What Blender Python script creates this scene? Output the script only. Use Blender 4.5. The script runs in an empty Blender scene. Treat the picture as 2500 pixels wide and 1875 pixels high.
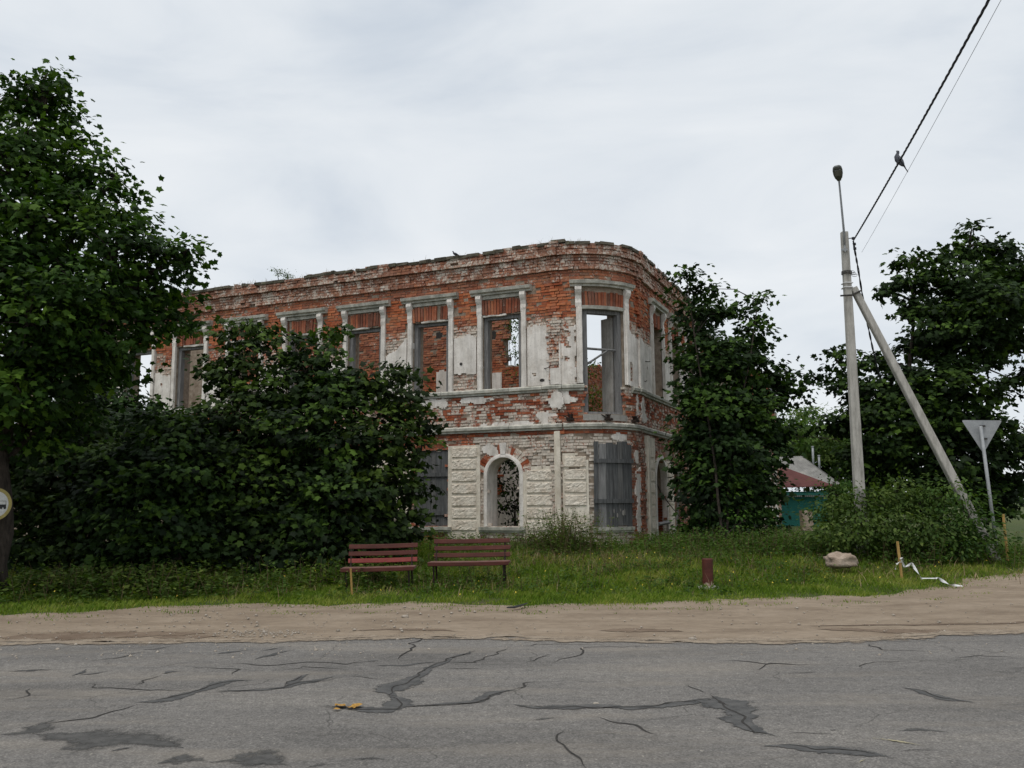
import bpy, math, random
import numpy as np
from mathutils import Vector, noise

SC = bpy.context.scene
COL = SC.collection
R_ = math.radians
rng = np.random.default_rng(7)
random.seed(7)

# ------------------------------------------------------------------ camera
F_PX, PITCH, ROLL, EYE = 2150.0, R_(7.755), R_(0.35), 1.6
cam_d = bpy.data.cameras.new('camera')
cam = bpy.data.objects.new('camera', cam_d)
COL.objects.link(cam)
cam_d.sensor_width = 36.0
cam_d.lens = 36.0 * F_PX / 2500.0
cam_d.clip_start = 0.05
cam_d.clip_end = 4000
cam.location = (0, 0, EYE)
cam.rotation_euler = (Vector((0, math.cos(PITCH), math.sin(PITCH))).to_track_quat('-Z', 'Y').to_matrix().to_4x4()).to_euler()
from mathutils import Matrix
_m = Vector((0, math.cos(PITCH), math.sin(PITCH))).to_track_quat('-Z', 'Y').to_matrix() @ Matrix.Rotation(-ROLL, 3, 'Z')
cam.rotation_euler = _m.to_euler()
SC.camera = cam

# ------------------------------------------------------------------ sky and sun
SUN_EL, SUN_AZ = R_(66), R_(214)          # azimuth clockwise from +Y: behind the camera, to its left
world = bpy.data.worlds.new('World')
SC.world = world
world.use_nodes = True
wn, wl = world.node_tree.nodes, world.node_tree.links
wn.clear()
w_out = wn.new('ShaderNodeOutputWorld')
w_bg = wn.new('ShaderNodeBackground')
w_sky = wn.new('ShaderNodeTexSky')
w_sky.sky_type = 'NISHITA'
w_sky.sun_disc = False
w_sky.sun_elevation = SUN_EL
w_sky.sun_rotation = SUN_AZ
w_co = wn.new('ShaderNodeTexCoord')
w_map = wn.new('ShaderNodeMapping')
w_map.inputs['Scale'].default_value = (1.0, 1.0, 3.2)
w_no = wn.new('ShaderNodeTexNoise')
w_no.inputs['Scale'].default_value = 2.3
w_no.inputs['Detail'].default_value = 6
w_no.inputs['Roughness'].default_value = 0.52
w_no.inputs['Distortion'].default_value = 0.6
w_ramp = wn.new('ShaderNodeValToRGB')
w_ramp.color_ramp.elements[0].position = 0.27
w_ramp.color_ramp.elements[0].color = (0.53, 0.59, 0.665, 1)
w_ramp.color_ramp.elements[1].position = 0.70
w_ramp.color_ramp.elements[1].color = (0.82, 0.842, 0.86, 1)
_e = w_ramp.color_ramp.elements.new(0.48)
_e.color = (0.705, 0.745, 0.785, 1)
w_mul = wn.new('ShaderNodeVectorMath')
w_mul.operation = 'SCALE'
w_mul.inputs['Scale'].default_value = 10.0
w_mix = wn.new('ShaderNodeMixRGB')
w_mix.inputs['Fac'].default_value = 0.93
w_bg.inputs['Strength'].default_value = 0.1
wl.new(w_co.outputs['Generated'], w_map.inputs['Vector'])
wl.new(w_map.outputs['Vector'], w_no.inputs['Vector'])
wl.new(w_no.outputs['Fac'], w_ramp.inputs['Fac'])
wl.new(w_ramp.outputs['Color'], w_mul.inputs[0])
wl.new(w_sky.outputs['Color'], w_mix.inputs['Color1'])
wl.new(w_mul.outputs['Vector'], w_mix.inputs['Color2'])
wl.new(w_mix.outputs['Color'], w_bg.inputs['Color'])
wl.new(w_bg.outputs['Background'], w_out.inputs['Surface'])

sun_d = bpy.data.lights.new('sun', 'SUN')
sun_d.energy = 1.5
sun_d.angle = R_(25)
sun_d.color = (1.0, 0.95, 0.88)
sun = bpy.data.objects.new('sun', sun_d)
COL.objects.link(sun)
_sd = Vector((math.sin(SUN_AZ) * math.cos(SUN_EL), math.cos(SUN_AZ) * math.cos(SUN_EL), math.sin(SUN_EL)))
sun.rotation_euler = _sd.to_track_quat('Z', 'Y').to_euler()

SC.view_settings.view_transform = 'Standard'
SC.view_settings.look = 'None'
SC.view_settings.exposure = 0.15
SC.view_settings.gamma = 1.0
SC.render.engine = 'CYCLES'
SC.cycles.max_bounces = 6
SC.cycles.transparent_max_bounces = 8
SC.cycles.use_denoising = True

# ------------------------------------------------------------------ helpers
def tag(o, label=None, cat=None, group=None, kind=None):
    if label: o['label'] = label
    if cat: o['category'] = cat
    if group: o['group'] = group
    if kind: o['kind'] = kind
    return o

def empty(name, loc=(0, 0, 0), rz=0, parent=None):
    o = bpy.data.objects.new(name, None)
    COL.objects.link(o)
    o.location = loc
    o.rotation_euler = (0, 0, rz)
    o.empty_display_size = 0.2
    o.parent = parent
    return o

def link(name, me, mat=None, parent=None, loc=None, rot=None):
    if mat is not None and not me.materials:
        me.materials.append(mat)
    o = bpy.data.objects.new(name, me)
    COL.objects.link(o)
    if parent is not None: o.parent = parent
    if loc is not None: o.location = loc
    if rot is not None: o.rotation_euler = rot
    return o

class MB:
    """Collects polygons, then links them as one mesh object."""
    def __init__(self):
        self.v, self.f, self.a = [], [], []
    def add(self, vs, fs, a=(0.5, 0.0, 0.0)):
        b = len(self.v)
        self.v += [tuple(map(float, p)) for p in vs]
        self.f += [tuple(b + i for i in q) for q in fs]
        self.a += [a] * len(vs)
    def box(self, c, sx, sy, sz, rz=0.0, a=(0.5, 0, 0), tilt=None):
        vs = []
        M = Matrix.Rotation(rz, 3, 'Z')
        if tilt is not None: M = M @ tilt
        for z in (-1, 1):
            for x, y in ((-1, -1), (1, -1), (1, 1), (-1, 1)):
                p = M @ Vector((x * sx / 2, y * sy / 2, z * sz / 2))
                vs.append((c[0] + p.x, c[1] + p.y, c[2] + p.z))
        self.add(vs, [(3, 2, 1, 0), (4, 5, 6, 7), (0, 1, 5, 4), (1, 2, 6, 5), (2, 3, 7, 6), (3, 0, 4, 7)], a)
    def tube(self, pts, rad, n=8, cap=True, a=(0.5, 0, 0), squash=1.0):
        pts = [Vector(p) for p in pts]
        if not hasattr(rad, '__len__'): rad = [rad] * len(pts)
        vs = []
        prev = None
        for i, p in enumerate(pts):
            t = (pts[min(i + 1, len(pts) - 1)] - pts[max(i - 1, 0)])
            t = t.normalized() if t.length > 1e-9 else Vector((0, 0, 1))
            ref = Vector((0, 0, 1)) if abs(t.z) < 0.95 else Vector((1, 0, 0))
            if prev is not None:
                ref = prev
            x = t.cross(ref)
            x = x.normalized() if x.length > 1e-6 else t.orthogonal().normalized()
            y = x.cross(t).normalized()
            prev = y
            for k in range(n):
                an = 2 * math.pi * k / n
                q = p + (x * math.cos(an) + y * math.sin(an) * squash) * rad[i]
                vs.append(q)
        fs = []
        for i in range(len(pts) - 1):
            for k in range(n):
                fs.append((i * n + k, i * n + (k + 1) % n, (i + 1) * n + (k + 1) % n, (i + 1) * n + k))
        if cap:
            fs.append(tuple(range(n - 1, -1, -1)))
            fs.append(tuple((len(pts) - 1) * n + k for k in range(n)))
        self.add(vs, fs, a)
    def mesh(self, name, smooth=False):
        me = bpy.data.meshes.new(name)
        me.from_pydata(self.v, [], self.f)
        at_ = me.attributes.new('look', 'FLOAT_VECTOR', 'POINT')
        at_.data.foreach_set('vector', np.array(self.a, 'f').ravel())
        if smooth:
            me.polygons.foreach_set('use_smooth', [True] * len(me.polygons))
        me.update()
        return me
    def build(self, name, mat=None, parent=None, smooth=False, loc=None, rot=None):
        return link(name, self.mesh(name, smooth), mat, parent, loc, rot)

def tri_mesh(name, V, T, tone=None, smooth=False):
    """Fast triangle mesh from arrays."""
    me = bpy.data.meshes.new(name)
    V = np.ascontiguousarray(V, 'f'); T = np.ascontiguousarray(T, 'i')
    me.vertices.add(len(V)); me.vertices.foreach_set('co', V.ravel())
    me.loops.add(T.size); me.loops.foreach_set('vertex_index', T.ravel())
    me.polygons.add(len(T))
    me.polygons.foreach_set('loop_start', np.arange(0, T.size, 3, dtype='i'))
    me.polygons.foreach_set('loop_total', np.full(len(T), 3, 'i'))
    if tone is not None:
        at_ = me.attributes.new('tone', 'FLOAT', 'POINT')
        at_.data.foreach_set('value', np.ascontiguousarray(tone, 'f'))
    if smooth:
        me.polygons.foreach_set('use_smooth', np.ones(len(T), dtype=bool))
    me.update(calc_edges=True)
    return me

def ray(px, py):
    X, Y = px - 1250.0, py - 937.5
    cr, sr = math.cos(ROLL), math.sin(ROLL)
    X, Y = cr * X - sr * Y, sr * X + cr * Y
    vx, vy, vz = X / F_PX, 1.0, -Y / F_PX
    c, s = math.cos(PITCH), math.sin(PITCH)
    return Vector((vx, vy * c - vz * s, vy * s + vz * c))
def at(px, py, Y):
    """The point at depth Y that a spot of the photograph shows (used to survey the place)."""
    r = ray(px, py)
    return r * (Y / r.y) + Vector((0, 0, EYE))
def sstep(a, b, x):
    t = min(1.0, max(0.0, (x - a) / (b - a)))
    return t * t * (3 - 2 * t)
def gz(x, y):
    """height of the terrain"""
    z = 0.44 * sstep(14.8, 22.5, y)
    if y > 13.5:
        z += 0.03 * noise.noise(Vector((x * 0.6, y * 0.6, 0))) * sstep(14, 16, y)
    if x > 9: z -= 0.30 * sstep(9, 16, x) * sstep(16, 24, y)
    if y > 60: z -= 1.2 * sstep(60, 140, y)
    return z
def ground_pt(px, py):
    r = ray(px, py)
    t = (0 - EYE) / r.z
    for _ in range(12):
        p = r * t
        t = (gz(p.x, p.y) - EYE) / r.z
    p = r * t
    return Vector((p.x, p.y, gz(p.x, p.y)))

# ------------------------------------------------------------------ materials
def new_mat(name):
    m = bpy.data.materials.new(name)
    m.use_nodes = True
    nt = m.node_tree
    for n in list(nt.nodes): nt.nodes.remove(n)
    out = nt.nodes.new('ShaderNodeOutputMaterial')
    bs = nt.nodes.new('ShaderNodeBsdfPrincipled')
    nt.links.new(bs.outputs[0], out.inputs['Surface'])
    return m, nt, bs
class NT:
    def __init__(self, nt): self.nt = nt
    def n(self, t, **kw):
        x = self.nt.nodes.new(t)
        for k, v in kw.items(): setattr(x, k, v)
        return x
    def l(self, a, b): self.nt.links.new(a, b)
    def pos(self, scale=(1, 1, 1)):
        g = self.n('ShaderNodeNewGeometry')
        mp = self.n('ShaderNodeMapping')
        mp.inputs['Scale'].default_value = scale
        self.l(g.outputs['Position'], mp.inputs['Vector'])
        return mp.outputs[0]
    def noise(self, vec, scale, detail=4, rough=0.55, dist=0.0):
        x = self.n('ShaderNodeTexNoise')
        x.inputs['Scale'].default_value = scale
        x.inputs['Detail'].default_value = detail
        x.inputs['Roughness'].default_value = rough
        x.inputs['Distortion'].default_value = dist
        self.l(vec, x.inputs['Vector'])
        return x.outputs['Fac']
    def vor(self, vec, scale, feature='F1'):
        x = self.n('ShaderNodeTexVoronoi', feature=feature)
        x.inputs['Scale'].default_value = scale
        self.l(vec, x.inputs['Vector'])
        return x.outputs['Distance']
    def ramp(self, fac, stops):
        x = self.n('ShaderNodeValToRGB')
        els = x.color_ramp.elements
        while len(els) < len(stops): els.new(0.5)
        for e, (p, c) in zip(els, stops):
            e.position = p
            e.color = (c, c, c, 1) if not hasattr(c, '__len__') else (*c, 1)
        self.l(fac, x.inputs['Fac'])
        return x.outputs['Color']
    def mix(self, fac, a, b, blend='MIX'):
        x = self.n('ShaderNodeMixRGB', blend_type=blend)
        for s, v in (('Fac', fac), ('Color1', a), ('Color2', b)):
            if hasattr(v, 'links') or hasattr(v, 'is_linked'): self.l(v, x.inputs[s])
            elif hasattr(v, '__len__'): x.inputs[s].default_value = (*v, 1)
            else: x.inputs[s].default_value = v if s == 'Fac' else (v, v, v, 1)
        return x.outputs['Color']
    def math(self, op, a, b=0.0, c=None, clamp=False):
        x = self.n('ShaderNodeMath', operation=op)
        x.use_clamp = clamp
        for i, v in enumerate((a, b) if c is None else (a, b, c)):
            if hasattr(v, 'is_linked'): self.l(v, x.inputs[i])
            else: x.inputs[i].default_value = v
        return x.outputs[0]
    def attr(self, name, typ='GEOMETRY'):
        x = self.n('ShaderNodeAttribute', attribute_name=name, attribute_type=typ)
        return x
    def bump(self, h, strength, dist, bs):
        x = self.n('ShaderNodeBump')
        x.inputs['Strength'].default_value = strength
        x.inputs['Distance'].default_value = dist
        self.l(h, x.inputs['Height'])
        self.l(x.outputs[0], bs.inputs['Normal'])

def mat_noise(name, stops, scale, rough=0.85, bump=0.3, bdist=0.01, bscale=None, vec=(1, 1, 1), spec=0.25, detail=5, metallic=0.0):
    m, nt, bs = new_mat(name)
    k = NT(nt)
    p = k.pos(vec)
    c = k.ramp(k.noise(p, scale, detail, 0.6), stops)
    c = k.mix(0.35, c, k.ramp(k.noise(p, scale * 7.3, 3), [(0.3, 0.55), (0.7, 1.25)]), 'MULTIPLY')
    k.l(c, bs.inputs['Base Color'])
    bs.inputs['Roughness'].default_value = rough
    bs.inputs['Specular IOR Level'].default_value = spec
    bs.inputs['Metallic'].default_value = metallic
    if bump: k.bump(k.noise(p, bscale or scale * 6, 4, 0.65), bump, bdist, bs)
    return m

def make_brick_mat():
    m, nt, bs = new_mat('weathered_brick')
    k = NT(nt)
    at_ = k.attr('look')
    sp = k.n('ShaderNodeSeparateXYZ'); k.l(at_.outputs['Vector'], sp.inputs[0])
    tone, wash, grey = sp.outputs
    p = k.pos()
    c = k.ramp(tone, [(0.0, (0.13, 0.038, 0.022)), (0.25, (0.285, 0.068, 0.031)), (0.55, (0.44, 0.120, 0.048)), (0.8, (0.53, 0.19, 0.082)), (1.0, (0.26, 0.125, 0.075))])
    c = k.mix(k.math('MULTIPLY', grey, 0.85), c, (0.235, 0.155, 0.115))
    n1 = k.noise(p, 9.0, 5, 0.7)
    c = k.mix(0.6, c, k.ramp(n1, [(0.3, 0.55), (0.55, 1.0), (0.75, 1.25)]), 'MULTIPLY')
    n2 = k.noise(p, 3.6, 7, 0.72)
    n3 = k.noise(p, 21.0, 4, 0.7)
    f = k.math('ADD', k.math('MULTIPLY_ADD', n2, 1.5, -0.75), k.math('MULTIPLY_ADD', n3, 1.0, -0.5))
    f = k.math('ADD', wash, f)
    f = k.math('MULTIPLY_ADD', f, 5.0, -2.0, clamp=True)
    limec = k.ramp(k.noise(p, 14.0, 4), [(0.3, (0.46, 0.40, 0.33)), (0.6, (0.68, 0.62, 0.54))])
    c = k.mix(f, c, limec)
    g = k.ramp(k.noise(p, 1.7, 5, 0.7), [(0.42, 1.0), (0.75, 0.55)])
    c = k.mix(0.55, c, g, 'MULTIPLY')
    c = k.mix(k.ramp(k.noise(p, 2.7, 5, 0.7), [(0.40, 0.0), (0.72, 0.30)]), c, (0.42, 0.27, 0.20))
    k.l(c, bs.inputs['Base Color'])
    bs.inputs['Roughness'].default_value = 0.92
    bs.inputs['Specular IOR Level'].default_value = 0.15
    k.bump(k.noise(p, 55.0, 4, 0.7), 0.6, 0.01, bs)
    return m

def make_plaster_mat(name, base, dark, stain=0.5, scale=1.0, rough_relief=False):
    m, nt, bs = new_mat(name)
    k = NT(nt)
    p = k.pos()
    c = k.ramp(k.noise(p, 2.2 * scale, 6, 0.65), [(0.32, dark), (0.58, base), (0.8, tuple(min(1, x * 1.1) for x in base))])
    drip = k.noise(k.pos((5, 5, 0.55)), 1.6, 5, 0.65)
    c = k.mix(stain, c, k.ramp(drip, [(0.38, 0.62), (0.58, 1.02)]), 'MULTIPLY')
    sp = k.ramp(k.noise(p, 26, 3, 0.6), [(0.30, 0.6), (0.42, 1.0)])
    c = k.mix(0.6, c, sp, 'MULTIPLY')
    rust = k.ramp(k.noise(p, 4.1, 5, 0.7), [(0.62, 0.0), (0.74, 1.0)])
    c = k.mix(k.math('MULTIPLY', rust, 0.45), c, (0.36, 0.22, 0.15))
    k.l(c, bs.inputs['Base Color'])
    bs.inputs['Roughness'].default_value = 0.93
    bs.inputs['Specular IOR Level'].default_value = 0.15
    if rough_relief:
        h = k.math('ADD', k.noise(p, 15.0, 5, 0.75, 1.4), k.math('MULTIPLY', k.noise(p, 45.0, 3, 0.7), 0.4))
        k.bump(h, 0.8, 0.045, bs)
    else:
        k.bump(k.noise(p, 18, 6, 0.7), 0.5, 0.015, bs)
    return m

M = {}
M['brick'] = make_brick_mat()
M['mortar'] = mat_noise('lime_mortar', [(0.3, (0.20, 0.15, 0.11)), (0.6, (0.34, 0.28, 0.22)), (0.8, (0.45, 0.40, 0.34))], 6, 0.95, 0.6, 0.02, 30)
M['plaster'] = make_plaster_mat('old_white_plaster', (0.80, 0.755, 0.70), (0.58, 0.535, 0.48))
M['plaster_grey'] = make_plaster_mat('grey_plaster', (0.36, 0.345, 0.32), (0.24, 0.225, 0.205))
M['stone'] = make_plaster_mat('limestone_trim', (0.56, 0.545, 0.48), (0.30, 0.30, 0.26), 0.6, 1.6)
M['rustic'] = make_plaster_mat('rough_cast_block', (0.86, 0.785, 0.67), (0.68, 0.58, 0.47), 0.25, 1.5, True)
M['render'] = make_plaster_mat('cream_render', (0.76, 0.695, 0.59), (0.56, 0.495, 0.40), 0.3, 1.4)
M['wood_grey'] = mat_noise('grey_weathered_wood', [(0.3, (0.12, 0.118, 0.118)), (0.6, (0.23, 0.228, 0.225)), (0.8, (0.34, 0.33, 0.315))], 3.0, 0.85, 0.5, 0.006, 14, (9, 9, 0.7))
M['wood_dark'] = mat_noise('dark_weathered_plank', [(0.3, (0.048, 0.049, 0.050)), (0.55, (0.105, 0.107, 0.108)), (0.8, (0.19, 0.19, 0.187))], 3.0, 0.8, 0.5, 0.006, 14, (10, 10, 0.6))
M['wood_mid'] = mat_noise('mid_weathered_plank', [(0.3, (0.07, 0.069, 0.067)), (0.55, (0.135, 0.134, 0.131)), (0.8, (0.22, 0.215, 0.205))], 3.0, 0.85, 0.6, 0.008, 14, (11, 11, 0.5))
M['rust'] = mat_noise('rusty_iron', [(0.3, (0.014, 0.011, 0.010)), (0.7, (0.042, 0.026, 0.019))], 9, 0.85, 0.5)
M['moss'] = mat_noise('mossy_coping', [(0.3, (0.05, 0.05, 0.035)), (0.55, (0.12, 0.105, 0.08)), (0.8, (0.10, 0.12, 0.05))], 7, 0.95, 0.7, 0.03)
M['asphalt'] = None

def leaf_mat(name, dark, mid, light, trans=0.28, rough=0.65):
    m = bpy.data.materials.new(name)
    m.use_nodes = True
    nt = m.node_tree
    for n in list(nt.nodes): nt.nodes.remove(n)
    k = NT(nt)
    out = k.n('ShaderNodeOutputMaterial')
    a = k.attr('tone')
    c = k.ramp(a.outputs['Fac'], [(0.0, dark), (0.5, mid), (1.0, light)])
    oi = k.n('ShaderNodeObjectInfo')
    hs = k.n('ShaderNodeHueSaturation')
    k.l(c, hs.inputs['Color'])
    k.l(k.math('MULTIPLY_ADD', oi.outputs['Random'], 0.03, 0.485), hs.inputs['Hue'])
    pb = k.n('ShaderNodeBsdfPrincipled')
    pb.inputs['Roughness'].default_value = rough
    pb.inputs['Specular IOR Level'].default_value = 0.14
    tr = k.n('ShaderNodeBsdfTranslucent')
    k.l(hs.outputs[0], pb.inputs['Base Color'])
    br = k.mix(1.0, hs.outputs[0], (1.5, 1.7, 0.6), 'MULTIPLY')
    k.l(br, tr.inputs['Color'])
    mx = k.n('ShaderNodeMixShader')
    mx.inputs[0].default_value = trans
    k.l(pb.outputs[0], mx.inputs[1]); k.l(tr.outputs[0], mx.inputs[2])
    k.l(mx.outputs[0], out.inputs['Surface'])
    return m
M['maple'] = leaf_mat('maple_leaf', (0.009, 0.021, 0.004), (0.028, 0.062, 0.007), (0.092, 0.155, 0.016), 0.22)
M['maple_dark'] = leaf_mat('shaded_maple_leaf', (0.006, 0.013, 0.004), (0.016, 0.036, 0.007), (0.060, 0.112, 0.014), 0.12)  # darker copy of the maple leaf, shade put into its colour
M['shrub'] = leaf_mat('shrub_leaf', (0.020, 0.044, 0.009), (0.046, 0.090, 0.017), (0.100, 0.150, 0.035))
M['grass'] = leaf_mat('grass_blade', (0.066, 0.112, 0.012), (0.132, 0.200, 0.020), (0.265, 0.270, 0.062), 0.3)
M['weed'] = leaf_mat('weed_leaf', (0.028, 0.056, 0.011), (0.058, 0.104, 0.018), (0.130, 0.165, 0.034))
M['straw'] = leaf_mat('dry_stalk', (0.12, 0.085, 0.05), (0.23, 0.17, 0.10), (0.36, 0.285, 0.17), 0.15, 0.8)
M['deadwood'] = mat_noise('dead_twigs', [(0.3, (0.06, 0.045, 0.032)), (0.7, (0.16, 0.125, 0.09))], 8, 0.95, 0.2)
M['deadleaf'] = leaf_mat('withered_leaf', (0.05, 0.042, 0.018), (0.085, 0.07, 0.03), (0.15, 0.115, 0.055), 0.15, 0.8)
M['bark'] = mat_noise('bark', [(0.3, (0.022, 0.018, 0.014)), (0.7, (0.075, 0.06, 0.048))], 6, 0.95, 0.9, 0.03, 16, (3, 3, 0.7))

# ------------------------------------------------------------------ ground, road, shoulder
def make_asphalt():
    m, nt, bs = new_mat('worn_asphalt')
    k = NT(nt)
    p = k.pos()
    big = k.noise(k.pos((0.35, 1.0, 1)), 0.9, 5, 0.6)
    c = k.ramp(big, [(0.3, (0.138, 0.130, 0.121)), (0.52, (0.190, 0.179, 0.166)), (0.75, (0.24, 0.223, 0.20))])
    agg = k.vor(p, 48.0)
    c = k.mix(0.6, c, k.ramp(agg, [(0.05, 1.35), (0.35, 0.92), (0.7, 0.6)]), 'MULTIPLY')
    fine = k.noise(p, 85.0, 4, 0.75)
    c = k.mix(0.8, c, k.ramp(fine, [(0.34, 0.45), (0.5, 1.0), (0.64, 1.5)]), 'MULTIPLY')
    mott = k.noise(p, 11.0, 5, 0.7)
    c = k.mix(0.6, c, k.ramp(mott, [(0.33, 0.68), (0.66, 1.28)]), 'MULTIPLY')
    peb = k.ramp(k.noise(p, 30.0, 2, 0.5), [(0.69, 0.0), (0.74, 1.0)])
    c = k.mix(k.math('MULTIPLY', peb, 0.7), c, (0.40, 0.37, 0.32))
    pit = k.ramp(k.noise(p, 23.0, 3, 0.6), [(0.24, 1.0), (0.30, 0.0)])
    c = k.mix(k.math('MULTIPLY', pit, 0.6), c, (0.05, 0.048, 0.045))
    st = k.ramp(k.noise(k.pos((0.5, 1.3, 1)), 2.6, 7, 0.72), [(0.56, 0.0), (0.70, 1.0)])
    c = k.mix(k.math('MULTIPLY', st, 0.5), c, (0.095, 0.092, 0.088))
    dust = k.ramp(k.noise(k.pos((0.25, 1.2, 1)), 1.3, 6, 0.68), [(0.50, 0.0), (0.72, 1.0)])
    c = k.mix(k.math('MULTIPLY', dust, 0.5), c, (0.27, 0.235, 0.19))
    lines = k.n('ShaderNodeTexVoronoi', feature='DISTANCE_TO_EDGE'); lines.inputs['Scale'].default_value = 0.75
    warp = k.n('ShaderNodeMixRGB', blend_type='ADD'); warp.inputs['Fac'].default_value = 0.35
    wn_ = k.n('ShaderNodeTexNoise'); wn_.inputs['Scale'].default_value = 2.4; wn_.inputs['Detail'].default_value = 6
    k.l(p, wn_.inputs['Vector']); k.l(p, warp.inputs['Color1']); k.l(wn_.outputs['Color'], warp.inputs['Color2']); k.l(warp.outputs[0], lines.inputs['Vector'])
    hair = k.math('MULTIPLY', k.ramp(lines.outputs['Distance'], [(0.0, 1.0), (0.008, 0.0)]), k.ramp(k.noise(p, 0.8, 3), [(0.48, 0.0), (0.58, 1.0)]))
    c = k.mix(k.math('MULTIPLY', hair, 0.75), c, (0.05, 0.047, 0.043))
    k.l(c, bs.inputs['Base Color'])
    bs.inputs['Roughness'].default_value = 0.88
    bs.inputs['Specular IOR Level'].default_value = 0.3
    h = k.math('ADD', k.math('MULTIPLY', agg, -0.6), fine)
    k.bump(h, 0.7, 0.012, bs)
    return m
M['asphalt'] = make_asphalt()
M['tar'] = mat_noise('dark_tar', [(0.3, (0.045, 0.045, 0.045)), (0.7, (0.105, 0.102, 0.097))], 9, 0.75, 0.5, 0.006, 90, spec=0.35)
M['stainm'] = mat_noise('damp_asphalt', [(0.3, (0.040, 0.039, 0.037)), (0.7, (0.10, 0.096, 0.09))], 10, 0.7, 0.5, 0.006, 110, spec=0.35)
M['crackm'] = mat_noise('open_crack', [(0.3, (0.018, 0.017, 0.016)), (0.7, (0.06, 0.055, 0.05))], 25, 0.9, 0.4)
M['sand'] = mat_noise('dry_sand', [(0.28, (0.19, 0.144, 0.103)), (0.5, (0.262, 0.206, 0.150)), (0.75, (0.325, 0.262, 0.198))], 1.7, 0.95, 0.9, 0.03, 24, (0.55, 1.1, 1))
M['wetsand'] = mat_noise('damp_sand', [(0.3, (0.135, 0.095, 0.066)), (0.7, (0.20, 0.15, 0.108))], 3.0, 0.9, 0.5, 0.01, 50)
M['soil'] = mat_noise('soil_and_turf', [(0.25, (0.085, 0.068, 0.04)), (0.42, (0.06, 0.075, 0.022)), (0.65, (0.042, 0.07, 0.014)), (0.85, (0.075, 0.10, 0.022))], 1.3, 0.97, 0.7, 0.03, 18)
M['yellowpaint'] = mat_noise('faded_yellow_paint', [(0.3, (0.26, 0.235, 0.17)), (0.7, (0.36, 0.32, 0.20))], 30, 0.85, 0.3)

_nt = M['soil'].node_tree; _k = NT(_nt)
_bs = next(n for n in _nt.nodes if n.type == 'BSDF_PRINCIPLED')
_src = _bs.inputs['Base Color'].links[0].from_socket
_k.l(_k.mix(0.8, _src, _k.ramp(_k.noise(_k.pos(), 0.035, 6, .7), [(0.3, (0.6, 0.7, 0.55)), (0.55, (1.15, 1.1, .9)), (0.75, (1.7, 1.5, .95))]), 'MULTIPLY'), _bs.inputs['Base Color'])
def axis_steps(lo, hi, near_lo, near_hi, fine, ratio=1.35):
    xs = list(np.arange(near_lo, near_hi + 1e-6, fine))
    st, x = fine, near_hi
    while x < hi:
        st *= ratio; x += st; xs.append(min(x, hi))
    st, x = fine, near_lo
    while x > lo:
        st *= ratio; x -= st; xs.insert(0, max(x, lo))
    return xs
def build_ground():
    xs = axis_steps(-1500, 1500, -17, 17, 0.5)
    ys = axis_steps(-120, 2500, 8, 40, 0.5)
    mb = MB()
    vs = [(x, y, gz(x, y) - 0.012) for y in ys for x in xs]
    n = len(xs)
    fs = [(j * n + i, j * n + i + 1, (j + 1) * n + i + 1, (j + 1) * n + i) for j in range(len(ys) - 1) for i in range(n - 1)]
    mb.add(vs, fs)
    o = mb.build('ground', M['soil'], smooth=True)
    tag(o, kind='structure')
build_ground()

def edge_fn(pts):
    """piecewise edge through photographed spots on flat ground: world y as a function of world x"""
    W = []
    for px, py in pts:
        r = ray(px, py); t = -EYE / r.z; W.append((r.x * t, r.y * t))
    W.sort()
    X = [a for a, _ in W]; Y = [b for _, b in W]
    return lambda x: float(np.interp(x, X, Y))
sand_far = edge_fn([(-300, 1512), (0, 1506), (171, 1503), (342, 1492), (475, 1481), (700, 1480), (1000, 1481), (1300, 1484), (1600, 1481), (1885, 1466), (2130, 1459), (2320, 1444), (2500, 1421), (2700, 1395)])
road_far = edge_fn([(-300, 1570), (0, 1569), (320, 1568), (560, 1566), (700, 1562), (1000, 1556), (1250, 1558), (1600, 1566), (1900, 1568), (2150, 1562), (2300, 1549), (2500, 1543), (2800, 1538)])
def n1(x, s=1.0, seed=0.0):
    return noise.noise(Vector((x * s, seed, 0.37)))
def strip_sheet(name, near, far, z, mat, x0=-60, x1=60, rows=6, dx=0.12):
    xs = np.concatenate([np.arange(x0, -16, 1.5), np.arange(-16, 16, dx), np.arange(16, x1 + .1, 1.5)])
    mb = MB(); vs = []; fs = []
    for x in xs:
        a, b = near(x), far(x)
        for j in range(rows + 1):
            y = a + (b - a) * j / rows
            vs.append((x, y, z + gz(x, y)))
    r = rows + 1
    for i in range(len(xs) - 1):
        for j in range(rows):
            fs.append((i * r + j, (i + 1) * r + j, (i + 1) * r + j + 1, i * r + j + 1))
    mb.add(vs, fs)
    return mb.build(name, mat, smooth=True)
shoulder = strip_sheet('sand_shoulder', lambda x: 8.0, lambda x: sand_far(x) + 0.42 + 0.34 * n1(x, 0.9, 3) + 0.24 * n1(x, 3.1, 9) + 0.10 * n1(x, 11, 4), -0.004, M['sand'])
tag(shoulder, kind='structure')
road = strip_sheet('road', lambda x: -14.0, lambda x: road_far(x) + 0.10 * n1(x, 1.1, 21) + 0.09 * n1(x, 4.3, 12) + 0.05 * n1(x, 14, 2), 0.006, M['asphalt'], rows=2)
tag(road, kind='structure')

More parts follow.
